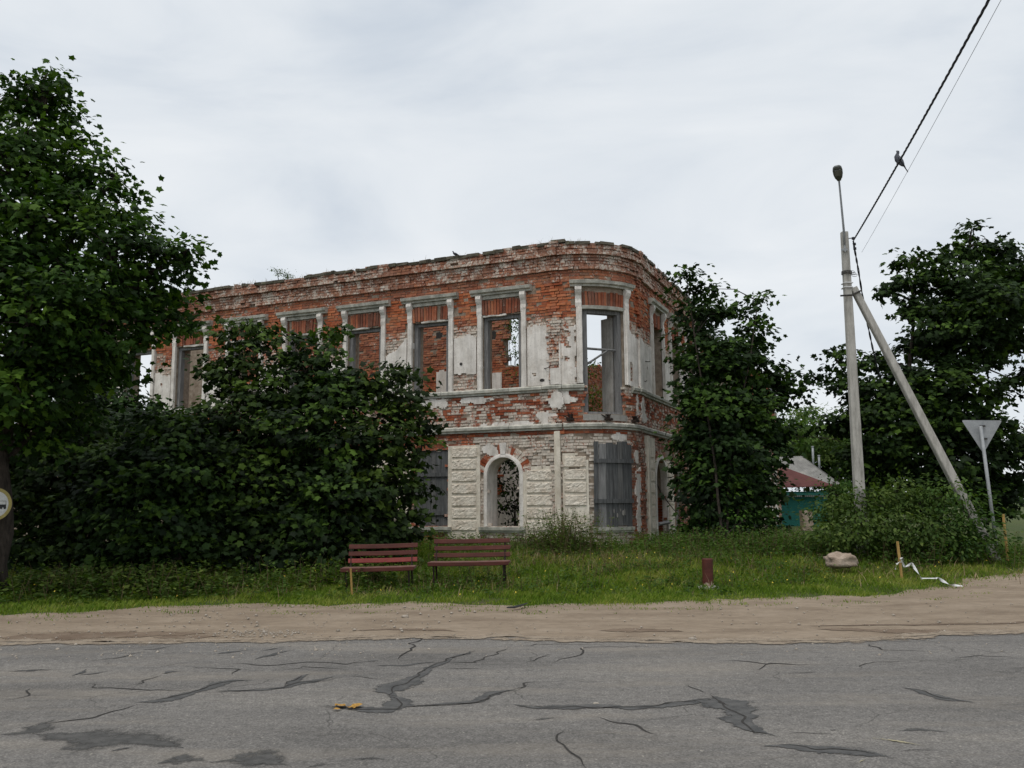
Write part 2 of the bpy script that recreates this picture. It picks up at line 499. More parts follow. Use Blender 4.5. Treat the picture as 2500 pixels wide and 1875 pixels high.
def flat(px, py, z=0.0):
    r = ray(px, py); t = (z - EYE) / r.z
    return Vector((r.x * t, r.y * t, z))
def seam(name, pts, widths, mat, z=0.010, parent=road, wob=0.35, seed=0, jag=0.0):
    """irregular flat band along photographed spots; width in metres. look.x is 1 on its centre line and 0 at its rim."""
    P = [flat(*p) for p in pts]
    W = list(widths) if hasattr(widths, '__len__') else [widths] * len(P)
    C = []
    for i in range(len(P) - 1):
        n = max(2, int((P[i + 1] - P[i]).length / 0.04))
        for j in range(n):
            t = j / n
            C.append((P[i].lerp(P[i + 1], t), W[i] * (1 - t) + W[i + 1] * t))
    C.append((P[-1], W[-1]))
    N = len(C)
    Q = np.array([tuple(c[0]) for c in C])
    for i in range(N):
        w = C[i][1]
        Q[i, 0] += (0.15 * w + 0.03) * noise.noise(Vector((i * 0.10, seed * 3.7, 1.3)))
        Q[i, 1] += (0.15 * w + 0.03) * (noise.noise(Vector((i * 0.11, seed * 3.7, 7.3))) + .5 * noise.noise(Vector((i * 0.4, seed * 1.7, 3.3))))
    jr = random.Random(seed * 7 + 1)
    if jag:
        jx = jy = 0.0
        for i in range(N):
            if i % 3 == 0: jx, jy = jr.uniform(-jag, jag), jr.uniform(-jag, jag)
            Q[i, 0] += jx; Q[i, 1] += jy
    for _ in range(1 if jag else 2):
        Q[1:-1] = (Q[:-2] + 2 * Q[1:-1] + Q[2:]) / 4
    D = np.gradient(Q, axis=0) if N > 2 else np.repeat((Q[1] - Q[0])[None], N, 0)
    for _ in range(6):
        if N > 4: D[1:-1] = (D[:-2] + D[1:-1] + D[2:]) / 3
    mb = MB()
    for i in range(N):
        w = C[i][1]
        nrm = Vector((-D[i, 1], D[i, 0], 0)); nrm = nrm.normalized() if nrm.length > 1e-6 else Vector((0, 1, 0))
        a = w * (0.62 + wob * noise.noise(Vector((i * 0.085, seed + 5.1, 0)))); b = w * (0.62 + wob * noise.noise(Vector((i * 0.095, seed + 11.3, 2))))
        e = min(1.0, (i + 0.15) / 6.0, (N - 1 - i + 0.15) / 6.0)
        q = Vector(Q[i]); zz = z + i * 2e-6
        for v_, l_ in ((nrm * max(a, .004) * e, 0.0), (Vector(), 1.0), (-nrm * max(b, .004) * e, 0.0)):
            p = q + v_; mb.v.append((p.x, p.y, zz)); mb.a.append((l_ * (0.35 + .65 * e), 0, 0))
    for i in range(N - 1):
        mb.f += [(3 * i, 3 * i + 1, 3 * i + 4, 3 * i + 3), (3 * i + 1, 3 * i + 2, 3 * i + 5, 3 * i + 4)]
    return mb.build(name, mat, parent)
def feather(m, lo, nscale, sharp=7.0):
    """lets the surface below show through a worn, ragged rim"""
    nt = m.node_tree; k = NT(nt)
    out = next(n for n in nt.nodes if n.type == 'OUTPUT_MATERIAL'); bs = next(n for n in nt.nodes if n.type == 'BSDF_PRINCIPLED')
    sp = k.n('ShaderNodeSeparateXYZ'); k.l(k.attr('look').outputs['Vector'], sp.inputs[0])
    p = k.pos()
    nz = k.math('MULTIPLY_ADD', k.noise(p, nscale, 6, 0.75), 2.4, -1.2)
    f = k.math('ADD', k.math('MULTIPLY', sp.outputs[0], 1.3), nz)
    f = k.math('MULTIPLY_ADD', k.math('SUBTRACT', f, lo), sharp, 0.0, clamp=True)
    tr = k.n('ShaderNodeBsdfTransparent'); mx = k.n('ShaderNodeMixShader')
    k.l(f, mx.inputs[0]); k.l(tr.outputs[0], mx.inputs[1]); k.l(bs.outputs[0], mx.inputs[2]); k.l(mx.outputs[0], out.inputs['Surface'])
M['sandfringe'] = mat_noise('sand_on_asphalt', [(0.28, (0.19, 0.15, 0.11)), (0.5, (0.26, 0.21, 0.158)), (0.75, (0.31, 0.258, 0.20))], 3.0, 0.95, 0.6, 0.02, 28)
feather(M['sandfringe'], 0.72, 6, 2.5)
for i, w in enumerate((.55, .40)):
    _f = [(px, py - 1 + 5 * i) for px, py in [(-100, 1569), (160, 1568), (320, 1568), (560, 1566), (700, 1562), (850, 1559), (1000, 1556), (1250, 1558), (1420, 1563), (1600, 1566), (1900, 1568), (2150, 1562), (2300, 1549), (2500, 1543), (2650, 1540)]]
    seam('sand_drift', _f, w, M['sandfringe'], 0.0135 + .001 * i, seed=500 + i, wob=.9)
feather(M['tar'], 0.30, 16); feather(M['stainm'], 0.36, 11, 1.7); feather(M['wetsand'], 0.40, 4, 3.0); feather(M['yellowpaint'], 0.5, 30, 4.0)
A_ = lambda L_: [(x * .5651, 1500 + y * .5651) for x, y in L_]
B_ = lambda L_: [(1250 + x * .5651, 1500 + y * .5651) for x, y in L_]
tar = [
    (A_([(590, 388), (740, 368), (860, 335), (960, 302), (1085, 285)]), [.10, .14, .14, .15, .10]),
    (A_([(910, 340), (1080, 330), (1220, 320), (1290, 297), (1400, 285), (1460, 272)]), [.04, .06, .07, .13, .12, .05]),
    (A_([(1240, 315), (1270, 285), (1300, 268), (1335, 262)]), [.08, .10, .12, .04]),
    (A_([(1690, 360), (1700, 315), (1745, 300), (1790, 275), (1830, 250), (1890, 220), (1960, 190), (2050, 160)]), [.16, .30, .26, .10, .07, .08, .04, .03]),
    (A_([(1690, 350), (1730, 392), (1700, 415), (1560, 412), (1380, 400)]), [.16, .26, .22, .14, .03]),
    (A_([(1720, 400), (1800, 405), (1960, 390), (2070, 385), (2130, 352), (2212, 330)]), [.18, .08, .05, .10, .16, .12]),
    (B_([(0, 395), (130, 410), (250, 405), (400, 405), (560, 408), (700, 390), (850, 370), (890, 368)]), [.05, .10, .13, .12, .11, .10, .11, .12]),
    (B_([(865, 352), (910, 385), (960, 420), (1020, 480), (1060, 520), (1165, 540)]), [.10, .34, .36, .16, .14, .05]),
    (B_([(1090, 575), (1160, 570), (1280, 585), (1440, 600), (1540, 605), (1630, 625)]), [.05, .13, .12, .12, .22, .08]),
    (B_([(1680, 320), (1800, 342), (1870, 370), (2020, 390)]), [.06, .10, .12, .05]),
    (B_([(1550, 330), (1605, 330)]), [.08, .08]),
    (B_([(1325, 490), (1350, 500), (1400, 508)]), [.12, .12, .04]),
    (A_([(920, 178), (990, 168), (1075, 155)]), [.06, .14, .05]),
    (A_([(1115, 162), (1210, 145)]), [.08, .04]),
    (A_([(1090, 200), (1150, 182), (1260, 160)]), [.03, .08, .04]),
    (A_([(680, 268), (735, 258), (785, 245)]), [.05, .22, .10]),
    (A_([(600, 160), (660, 153), (740, 140)]), [.05, .08, .03]),
    (A_([(310, 270), (345, 255), (370, 240)]), [.08, .10, .04]),
    (A_([(310, 270), (400, 260), (490, 250)]), [.06, .07, .03]),
    (A_([(1555, 205), (1600, 205), (1640, 200)]), [.05, .12, .06]),
    (A_([(1610, 222), (1660, 222), (1720, 225), (1840, 214), (1910, 210)]), [.06, .13, .06, .06, .08]),
    (A_([(20, 252), (80, 246), (200, 243)]), [.05, .08, .03]),
    (A_([(450, 605), (510, 595), (575, 582)]), [.06, .14, .05]),
]
for i, (pts, w) in enumerate(tar):
    seam('tar_seam', pts, [x * 1.1 for x in w], M['tar'], 0.0098 + 0.0004 * (i % 4), seed=i, wob=.6, jag=.035)
for i, (pts, w) in enumerate(tar[:10]):
    seam('crack', pts, 0.014, M['crackm'], 0.0122 + .0003 * (i % 4), wob=.6, seed=300 + i, jag=.04)
damp = [
    (A_([(-20, 525), (110, 515), (200, 470), (260, 450)]), [.3, .32, .28, .06]),
    (A_([(100, 520), (260, 530), (400, 530), (560, 540), (690, 575), (790, 590)]), [.2, .42, .48, .36, .26, .05]),
    (A_([(640, 662), (760, 640), (860, 625), (930, 640)]), [.05, .25, .22, .06]),
    (A_([(880, 650), (1000, 640), (1130, 645), (1250, 668)]), [.08, .26, .22, .06]),
    (A_([(1300, 668), (1400, 650), (1470, 650)]), [.1, .18, .05]),
    (A_([(1490, 635), (1580, 625), (1700, 632)]), [.06, .14, .03]),
    (A_([(-20, 410), (40, 405)]), [.12, .04]),
    (B_([(60, 465), (130, 458), (230, 445)]), [.06, .16, .04]),
    (B_([(1450, 585), (1540, 610), (1630, 625)]), [.22, .34, .10]),
    (B_([(1640, 510), (1750, 505), (1940, 515)]), [.04, .08, .03]),
]
for i, (pts, w) in enumerate(damp):
    seam('damp_patch', pts, [x * 1.35 for x in w], M['stainm'], 0.0078 + 0.0004 * (i % 4), seed=40 + i, wob=.8)
cracks = [
    A_([(590, 390), (490, 425), (400, 450), (300, 465), (200, 482)]), A_([(360, 300), (430, 320), (560, 325), (640, 328), (820, 332)]),
    A_([(545, 322), (620, 295), (690, 265)]), A_([(0, 385), (110, 352), (140, 322)]), A_([(140, 350), (200, 358)]),
    A_([(800, 232), (930, 232), (1030, 240), (1010, 268)]), A_([(1000, 215), (1190, 222), (1290, 212), (1480, 215), (1600, 212)]),
    A_([(1195, 245), (1300, 232), (1420, 238), (1500, 242)]), A_([(1470, 272), (1590, 275), (1690, 282)]), A_([(1740, 195), (1780, 130), (1820, 105)]),
    A_([(1890, 238), (2090, 238)]), A_([(1910, 210), (2060, 213), (2110, 182), (2200, 150)]), A_([(280, 240), (0, 250)]), A_([(380, 210), (500, 190), (640, 160)]),
    B_([(190, 510), (215, 515), (215, 545), (235, 585), (270, 612), (295, 640), (340, 664)]), B_([(360, 450), (440, 470), (520, 482), (560, 505), (605, 525)]),
    B_([(740, 305), (800, 325), (870, 350)]), B_([(1170, 530), (1230, 522), (1410, 524)]), B_([(910, 200), (1080, 215), (1310, 222)]),
    B_([(1030, 248), (1090, 222), (1200, 212)]), B_([(1500, 238), (1550, 208), (1720, 205)]), B_([(1200, 262), (1330, 255)]), B_([(50, 210), (120, 185), (170, 172)]),
    B_([(180, 210), (270, 185), (300, 160), (330, 145), (600, 140)]), B_([(1520, 130), (1600, 155), (1840, 165)]), B_([(1900, 190), (1990, 178), (2212, 190)]),
    B_([(0, 140), (200, 130), (400, 135)]), B_([(130, 290), (60, 300), (0, 330)]), B_([(1640, 585), (1860, 600)]), B_([(1980, 300), (2055, 300)]),
]
for i, pts in enumerate(cracks):
    seam('crack', pts, 0.013 if i % 3 else 0.020, M['crackm'], 0.0090 + 0.0003 * (i % 5), wob=0.6, seed=80 + i, jag=.045)
hole = B_([(885, 375), (905, 388), (945, 400)])
seam('pothole', hole, [.05, .10, .04], M['crackm'], 0.0125, seed=3)
for pts, w in ((B_([(1500, 535), (1600, 545), (1680, 555), (1820, 582)]), [.02, .05, .06, .03]), (B_([(1670, 555), (1710, 535)]), [.05, .03]), (B_([(1475, 655), (1550, 620)]), [.03, .03])):
    seam('paint_mark', pts, w, M['yellowpaint'], 0.0115, wob=0.8, seed=len(pts))
for i, (pts, w) in enumerate([
    (A_([(-10, 100), (200, 95), (420, 92), (640, 85), (900, 80)]), [.5, .55, .6, .5, .1]), (A_([(640, 100), (800, 98), (960, 92)]), [.1, .3, .2]),
    (A_([(1500, 70), (1700, 62), (1900, 66), (2000, 75)]), [.05, .14, .12, .03]),
    (B_([(350, 72), (520, 68), (690, 70), (760, 75)]), [.05, .35, .2, .05]), (B_([(1300, 62), (1550, 68), (1750, 75), (1930, 72)]), [.1, .3, .45, .2]),
    (B_([(1250, 50), (1600, 45), (2000, 40), (2300, 30)]), [.05, .12, .12, .1])]):
    seam('damp_sand', pts, [x * 1.3 for x in w], M['wetsand'], 0.0005 + .0003 * i, parent=shoulder, seed=140 + i)

# ------------------------------------------------------------------ the ruined corner building
PHI = R_(23.7)
NL = Vector((-math.sin(PHI), -math.cos(PHI), 0)); U = Vector((math.cos(PHI), -math.sin(PHI), 0)); WV = -NL
RC = 1.8; LA = RC * math.pi / 2
_r = ray(1364, 1035); P1 = _r * (24 / _r.y); P1.z = 0
OC = P1 - NL * RC; P2 = OC + U * RC
def FA(s, z, d=0.0):
    """facade: s along the street front (left wing < 0 < round corner < LA < right wing), z up, d outwards"""
    if s <= 0: p = P1 + U * s + NL * d
    elif s < LA:
        a = s / RC
        p = OC + (NL * math.cos(a) + U * math.sin(a)) * (RC + d)
    else: p = P2 + WV * (s - LA) + U * d
    return (p.x, p.y, z)
def plane(o, u, n):
    o, u, n = Vector(o), Vector(u), Vector(n)
    def G(s, z, d=0.0):
        p = o + u * s + n * d
        return (p.x, p.y, z)
    return G
Z0, ZTOP = 0.30, 8.80
S_LEFT, S_RIGHT = -21.5, LA + 31.0
ZLOW, ZMID, ZHOOD = 3.60, 4.68, 7.56
bld = empty('ruined_brick_building', FA(0, 0.44))
bld.location = (0, 0, 0)
tag(bld, 'roofless two-storey brick ruin with peeling white plaster and a rounded corner', 'building')

# openings: (s0, s1, z0, z1, spring or None)
WIN_C = [-1.70 - 2.31 * k for k in range(9)]
WIN_R = [LA + 2.12 + 2.31 * k for k in range(12)]
upper = [(c - 0.60, c + 0.60, 4.80, 6.96, None) for c in WIN_C]
lower = [(c - 0.50, c + 0.50, 0.98, 2.90, 2.40) for c in WIN_C]
lower[1] = (-4.55, -3.40, 0.98, 3.16, None)
lower[0] = (-2.16, -1.16, 0.98, 2.90, 2.40)
door = (0.70, 1.98, 4.02, 6.96, None)
lowc = (0.98, 2.12, 1.00, 3.14, None)
upper_r = [(c - 0.60, c + 0.60, 4.80, 7.0, None) for c in WIN_R]
lower_r = [(c - 0.50, c + 0.50, 1.0, 2.90, 2.40) for c in WIN_R]
lower_r[0] = (WIN_R[0] - 0.64, WIN_R[0] + 0.64, 0.40, 2.94, 2.30)
OPEN = upper + lower + [door, lowc] + upper_r + lower_r
def in_open(s, z, pad=0.0):
    for a, b, c, d, sp in OPEN:
        if a - pad < s < b + pad and c - pad < z < d + pad:
            if sp is None or z < sp: return True
            r = (b - a) / 2 + pad
            if (s - (a + b) / 2) ** 2 + (z - sp) ** 2 < r * r: return True
    return False
def top_z(s):
    """ragged top of the front wall"""
    z = ZTOP + 0.035 * n1(s, 0.8, 30) + 0.025 * n1(s, 2.9, 31)
    if 2.1 < s < 2.9: z -= 0.02
    if -0.35 < s < 0.05: z += 0.06
    if s > LA + 6: z -= 0.5 * sstep(LA + 6, LA + 9, s) * (0.5 + n1(s, .5, 77))
    if s > LA + 27: z -= 2.4 * sstep(LA + 27, LA + 31, s)
    return z

def wall_core(name, G, s_breaks, z_breaks, solid, th, d_front, mat, parent, opens=()):
    """a wall of real thickness with openings; only outer faces are made"""
    S = sorted(set(round(x, 4) for x in s_breaks)); Z = sorted(set(round(x, 4) for x in z_breaks))
    mb = MB(); idx = {}
    def v(i, j, b):
        key = (i, j, b)
        if key not in idx:
            idx[key] = len(mb.v)
            mb.v.append(tuple(G(S[i], Z[j], d_front - (th if b else 0)))); mb.a.append((.5, 0, 0))
        return idx[key]
    n, m_ = len(S) - 1, len(Z) - 1
    sol = [[solid((S[i] + S[i + 1]) / 2, (Z[j] + Z[j + 1]) / 2) for j in range(m_)] for i in range(n)]
    g = lambda i, j: 0 <= i < n and 0 <= j < m_ and sol[i][j]
    for i in range(n):
        for j in range(m_):
            if not sol[i][j]: continue
            mb.f.append((v(i, j, 0), v(i + 1, j, 0), v(i + 1, j + 1, 0), v(i, j + 1, 0)))
            mb.f.append((v(i, j, 1), v(i, j + 1, 1), v(i + 1, j + 1, 1), v(i + 1, j, 1)))
            if not g(i - 1, j): mb.f.append((v(i, j, 0), v(i, j + 1, 0), v(i, j + 1, 1), v(i, j, 1)))
            if not g(i + 1, j): mb.f.append((v(i + 1, j, 0), v(i + 1, j, 1), v(i + 1, j + 1, 1), v(i + 1, j + 1, 0)))
            if not g(i, j - 1): mb.f.append((v(i, j, 0), v(i, j, 1), v(i + 1, j, 1), v(i + 1, j, 0)))
            if not g(i, j + 1): mb.f.append((v(i, j + 1, 0), v(i + 1, j + 1, 0), v(i + 1, j + 1, 1), v(i, j + 1, 1)))
    for a, b, c, d, sp in opens:                      # arched heads
        if sp is None: continue
        cx, r, N = (a + b) / 2, (b - a) / 2, 14
        pts = [(cx - r * math.cos(math.pi * q / N), sp + r * math.sin(math.pi * q / N)) for q in range(N + 1)]
        for (x0, z0), (x1, z1) in zip(pts, pts[1:]):
            P = [G(x0, z0, d_front), G(x1, z1, d_front), G(x1, d, d_front), G(x0, d, d_front), G(x0, z0, d_front - th), G(x1, z1, d_front - th), G(x1, d, d_front - th), G(x0, d, d_front - th)]
            mb.add(P, [(0, 1, 2, 3), (5, 4, 7, 6), (0, 4, 5, 1)])
    return mb.build(name, mat, parent)
sb, zb = [], [Z0, ZTOP - 0.12]
sb += list(np.arange(S_LEFT, 0, 0.75)) + [0] + list(np.linspace(0, LA, 19)) + list(np.arange(LA, S_RIGHT, 0.75)) + [S_RIGHT]
for a, b, c, d, sp in OPEN:
    sb += [a, b]; zb += [c, d]
def core_solid(s, z):
    if z > top_z(s) - 0.1: return False
    for a, b, c, d, sp in OPEN:
        if a < s < b and c < z < d: return False
    return True
zb += [7.2, 7.6, 8.0, 8.3]
wall_core('wall_core', FA, sb, zb, core_solid, 0.62, -0.02, M['mortar'], bld, OPEN)

# --- brickwork
BR_H, COURSE = 0.068, 0.083
def prof(s, z):
    """projection of the brick face: cornice steps, corner strips"""
    d = 0.0
    if z > 8.44: d = 0.15 if z < 8.53 else 0.12
    elif z > 8.02: d = 0.085 if z < 8.11 else 0.06
    if -0.26 < s < 0.04 or LA - 0.16 < s < LA + 0.24: d += 0.05
    return d
def plaster_top(s):
    """height up to which the upper floor has kept its plaster"""
    if s > 0.05:
        if s < 0.75: z = 6.40
        elif s < LA: z = 6.25 + 0.25 * (LA - s)
        else: z = 6.25 - 0.03 * (s - LA)
    elif s > -1.0: z = 6.52
    elif s > -3.4: z = 6.42
    elif s > -5.7: z = 6.02 + 0.65 * (s + 5.5)
    else: z = 6.05
    return z + 0.10 * n1(s, 3.0, 60) + 0.05 * n1(s, 11, 61)
def plaster_mask(s, z):
    if ZMID + 0.16 < z < plaster_top(s):
        if -0.26 < s < 0.05:                                       # bare corner strip
            return z < 5.3 + 0.1 * n1(z, 5, 3) and s > -0.2
        if -3.35 < s < -2.4 and z < 5.33 + 0.06 * n1(s, 6, 7): return False
        if 0.42 < s < 0.70 and (z < 5.6 + .1 * n1(z, 7, 2)): return s < 0.50 + 0.04 * n1(z, 9, 1)
        if 1.98 < s < 2.34 and 5.0 < z < 5.48: return False
        v = Vector((s * 1.9, z * 1.9, 5.0))
        if noise.noise(v) + 0.5 * noise.noise(v * 3) < -0.62: return False
        if 0.05 < s < 0.6 and z > 6.0 and noise.noise(Vector((s * 6, z * 6, 1))) < 0.05: return False
        return True
    return False
def brick_field(G, s0, s1, z0, z1, keep, look, profile=lambda s, z: 0.0, seed=0, rough=0.010):
    out = []
    rnd = random.Random(seed)
    k = 0
    z = z0
    while z + BR_H < z1:
        s = s0 - rnd.random() * 0.2
        st = rnd.random() < 0.5
        while s < s1:
            ln = (0.258 if st else 0.126) * rnd.uniform(0.95, 1.04)
            st = not st if rnd.random() < 0.72 else st
            a, b = max(s, s0), min(s + ln, s1)
            s += ln + 0.012
            if b - a < 0.05: continue
            cm = (a + b) / 2; zm = z + BR_H / 2
            if not keep(cm, zm): continue
            d = profile(cm, zm) + rnd.gauss(0, rough)
            if rnd.random() < 0.05: d -= rnd.uniform(0.01, 0.035)
            if rnd.random() < 0.012: continue
            j = lambda q=0.004: rnd.uniform(-q, q)
            vs = []
            za, zb_ = z + j(), z + BR_H + j()
            for dd in (-0.10, d):
                e = 0 if dd < d else 1
                vs += [G(a + j() * e, za + j() * e, dd + j(0.006) * e), G(b + j() * e, za + j() * e, dd + j(0.006) * e), G(b + j() * e, zb_ + j() * e, dd + j(0.006) * e), G(a + j() * e, zb_ + j() * e, dd + j(0.006) * e)]
            out.append((cm, zm, vs, look(cm, zm, rnd)))
        z += COURSE; k += 1
    return out
BF = [(4, 5, 6, 7), (0, 1, 5, 4), (1, 2, 6, 5), (2, 3, 7, 6), (3, 0, 4, 7)]
SURR = 0.20
def near_surround(s, z):
    for a, b, c, d, sp in upper + upper_r:
        if (a - SURR < s < a or b < s < b + SURR) and c < z < 7.5: return True
        if a - SURR < s < b + SURR and ZHOOD - .04 < z < 7.74: return True
        if a < s < b and 6.90 < z < 7.60: return True
    a, b, c, d, sp = door
    if a - SURR < s < b + SURR and 6.9 < z < 7.74: return True
    if (a - .18 < s < a or b < s < b + .18) and 4.85 < z < 7.5: return True
    return False
def in_pier(s, z):
    if z > 3.24: return False
    if -3.36 < s < -2.40: return True
    if -1.04 < s < -0.17: return z < 2.62 + .1 * n1(s, 4, 2)
    if 0.10 < s < 0.80: return z < 2.95
    if LA + 0.70 < s < LA + 1.46 or LA + 2.78 < s < LA + 3.75: return True
    return s < -4.7
def keep_front(s, z):
    if z > top_z(s) + 0.03: return False
    if in_open(s, z, 0.01): return False
    if near_surround(s, z) or in_pier(s, z): return False
    if ZLOW + 0.02 < z < ZLOW + 0.13: return False
    if plaster_mask(s, z) and plaster_mask(s - .12, z) and plaster_mask(s + .12, z) and plaster_mask(s, z + .08) and plaster_mask(s, z - .08): return False
    for a, b, c, d, sp in lower[:1]:                                # arch ring is laid separately
        r2 = (s - (a + b) / 2) ** 2 + (z - sp) ** 2
        if z > sp - .05 and r2 < 0.86 ** 2: return False
    return True
def look_front(s, z, rnd):
    tone = min(1, max(0, rnd.gauss(0.48, 0.2)))
    wash, grey = 0.05, 0.0
    if z > 8.02: wash, grey, tone = 0.43 + 0.14 * n1(s, 1.2, 5), 0.66 + 0.3 * n1(s, .8, 8), tone * 0.9
    elif z > 7.72: wash, grey = 0.30, 0.35
    elif z > 6.9: wash, grey, tone = 0.06, 0.02, tone * 0.75 + 0.25
    elif z > ZMID: wash, grey = 0.42 if z < 6.75 else 0.22, 0.06
    elif z > ZLOW + 0.1:
        wash = 0.56 if rnd.random() < 0.62 else 0.16
        if z < 3.95: wash = 0.55
        if s > 0.1: wash -= 0.22 if s < .8 else 0.06
        tone *= 0.72
    else:
        wash = 0.68 if s > -2.6 else 0.34
        tone *= 0.7
        if z > 3.46: wash = 0.2
        if s > 2.1: wash = 0.42 if z > 2.6 else 0.36; 
        if s > 2.1: grey = 0.25
    if ZMID < z < 7 and z < plaster_top(s) + 0.35: wash += 0.16
    return (tone, wash, grey)
bricks = brick_field(FA, -16.5, LA + 7.5, 0.42, ZTOP + 0.12, lambda s, z: keep_front(s, z) and (z > 3.0 or s > -4.8), look_front, prof, 3)
def vis_rank(b):
    s, z, vs, lk = b
    hidden = 0
    if z < 1.0 or s > LA + .9: hidden = 50
    if s < -3.2: hidden = 50
    mid = abs(z - 4.2) < 0.55
    c = Vector(vs[4]); e = Vector(vs[5])
    ln = (e - c).length
    return hidden - ln * 8 - (3 if mid else 0) + (1.5 if z > 7.9 else 0) + abs(s - 0) * .05
order = sorted(range(len(bricks)), key=lambda i: vis_rank(bricks[i]))
single = set(order[:296])
mb = MB()
for i, (s, z, vs, lk) in enumerate(bricks):
    if i in single:
        one = MB(); one.add(vs, BF, lk); one.build('brick', M['brick'], bld)
    else:
        mb.add(vs, BF, lk)
tag(mb.build('brickwork', M['brick'], bld), kind='stuff')

far_b = brick_field(FA, LA + 18, LA + 31, 0.42, 8.9, lambda s, z: z < top_z(s) and not in_open(s, z, .01), lambda s, z, r: (r.gauss(.45, .2), .45 if z < 6.5 else .2, .2), lambda s, z: 0, 33)
mb = MB()
for s, z, vs, lk in far_b: mb.add(vs, BF, lk)
tag(mb.build('far_brickwork', M['brick'], bld), kind='stuff')

# --- plaster: sheets with ragged edges, 25 mm proud of the wall
def plaster_sheet(name, G, s0, s1, z0, z1, keep, d, mat, parent, cell=0.045, back=-0.03):
    ns, nz = max(1, int(round((s1 - s0) / cell))), max(1, int(round((z1 - z0) / cell)))
    ds, dz = (s1 - s0) / ns, (z1 - z0) / nz
    K = [[keep(s0 + (i + .5) * ds, z0 + (j + .5) * dz) for j in range(nz)] for i in range(ns)]
    comp = {}
    for i in range(ns):
        for j in range(nz):
            if K[i][j] and (i, j) not in comp:                       # each separate patch becomes a part of its own
                todo, cells = [(i, j)], []
                comp[(i, j)] = 1
                while todo:
                    a, b = todo.pop(); cells.append((a, b))
                    for p, q in ((a - 1, b), (a + 1, b), (a, b - 1), (a, b + 1)):
                        if 0 <= p < ns and 0 <= q < nz and K[p][q] and (p, q) not in comp:
                            comp[(p, q)] = 1; todo.append((p, q))
                if len(cells) >= 6: patch_mesh(name, G, s0, z0, ds, dz, ns, nz, set(cells), d, mat, parent, back)
def patch_mesh(name, G, s0, z0, ds, dz, ns, nz, cells, d, mat, parent, back):
    mb = MB(); ix = {}
    def v(i, j, b):
        if (i, j, b) not in ix:
            jx = 0.3 * ds * noise.noise(Vector((i * 1.7, j * 1.3, s0))) if 0 < i < ns else 0
            jz = 0.3 * dz * noise.noise(Vector((i * 1.1, j * 1.9, s0 + 9))) if 0 < j < nz else 0
            s, z = s0 + i * ds + jx, z0 + j * dz + jz
            dd = d + 0.007 * noise.noise(Vector((s * 2.3, z * 2.3, 3))) if not b else back
            ix[(i, j, b)] = len(mb.v); mb.v.append(tuple(G(s, z, dd))); mb.a.append((.5, 0, 0))
        return ix[(i, j, b)]
    for i, j in cells:
        mb.f.append((v(i, j, 0), v(i + 1, j, 0), v(i + 1, j + 1, 0), v(i, j + 1, 0)))
        for di, dj, e in ((-1, 0, ((i, j + 1), (i, j))), (1, 0, ((i + 1, j), (i + 1, j + 1))), (0, -1, ((i, j), (i + 1, j))), (0, 1, ((i + 1, j + 1), (i, j + 1)))):
            if (i + di, j + dj) not in cells:
                (p, q), (r, t) = e
                mb.f.append((v(r, t, 0), v(p, q, 0), v(p, q, 1), v(r, t, 1)))
    return mb.build(name, mat, parent)
piers = []
edges = [S_LEFT + 4] + sorted([x for a, b, *_ in upper[:7] for x in (a - SURR, b + SURR)])
for a, b in zip(edges[0::2], edges[1::2]):
    if b - a > .1: piers.append((a, b))
piers += [(-0.90, -0.20), (-0.20, 0.10), (0.10, 0.52), (2.16, LA - 0.12), (LA - 0.12, LA + 0.26), (LA + 0.26, WIN_R[0] - 0.80), (WIN_R[0] + .8, WIN_R[1] - .8), (WIN_R[1] + .8, WIN_R[2] - .8)]
for a, b in piers:
    strip = b - a < 0.42 and (abs(a + .2) < .05 or abs(a - LA + .12) < .05)
    plaster_sheet('plaster_patch', FA, a, b, ZMID + 0.12, 6.8, plaster_mask, 0.028 + (0.05 if strip else 0), M['plaster'], bld)
def blob(cx, cz, rx, rz, sd):
    return lambda s, z: ((s - cx) / rx) ** 2 + ((z - cz) / rz) ** 2 < 1 + 1.3 * noise.noise(Vector((s * 4, z * 4, sd))) + .5 * noise.noise(Vector((s * 12, z * 12, sd)))
for cx, cz, rx, rz in ((-0.30, 3.94, 0.30, 0.20), (-0.05, 4.40, 0.16, 0.30), (0.30, 4.42, 0.20, 0.12), (0.22, 4.60, 0.10, 0.10), (-2.5, 4.55, 0.5, 0.10), (-1.4, 3.80, 0.9, 0.08), (-2.05, 3.12, 0.22, 0.16), (2.45, 2.9, .1, .2), (2.5, 2.2, .18, .45), (2.5, 1.3, .12, .5), (2.62, 4.3, .1, .35), (LA + .1, 4.3, .14, .3), (LA + .2, 4.0, .3, .14), (-3.9, 4.5, .6, .12), (1.7, 3.4, .25, .1)):
    plaster_sheet('plaster_patch', FA, cx - rx * 1.6, cx + rx * 1.6, max(cz - rz * 1.6, .5), cz + rz * 1.6, (lambda b_: lambda s, z: b_(s, z) and not in_open(s, z, .02) and not (ZLOW < z < ZLOW + .15) and not in_pier(s, z))(blob(cx, cz, rx, rz, cx * 3 + cz)), 0.024 + prof(cx, cz), M['plaster'], bld, 0.04)
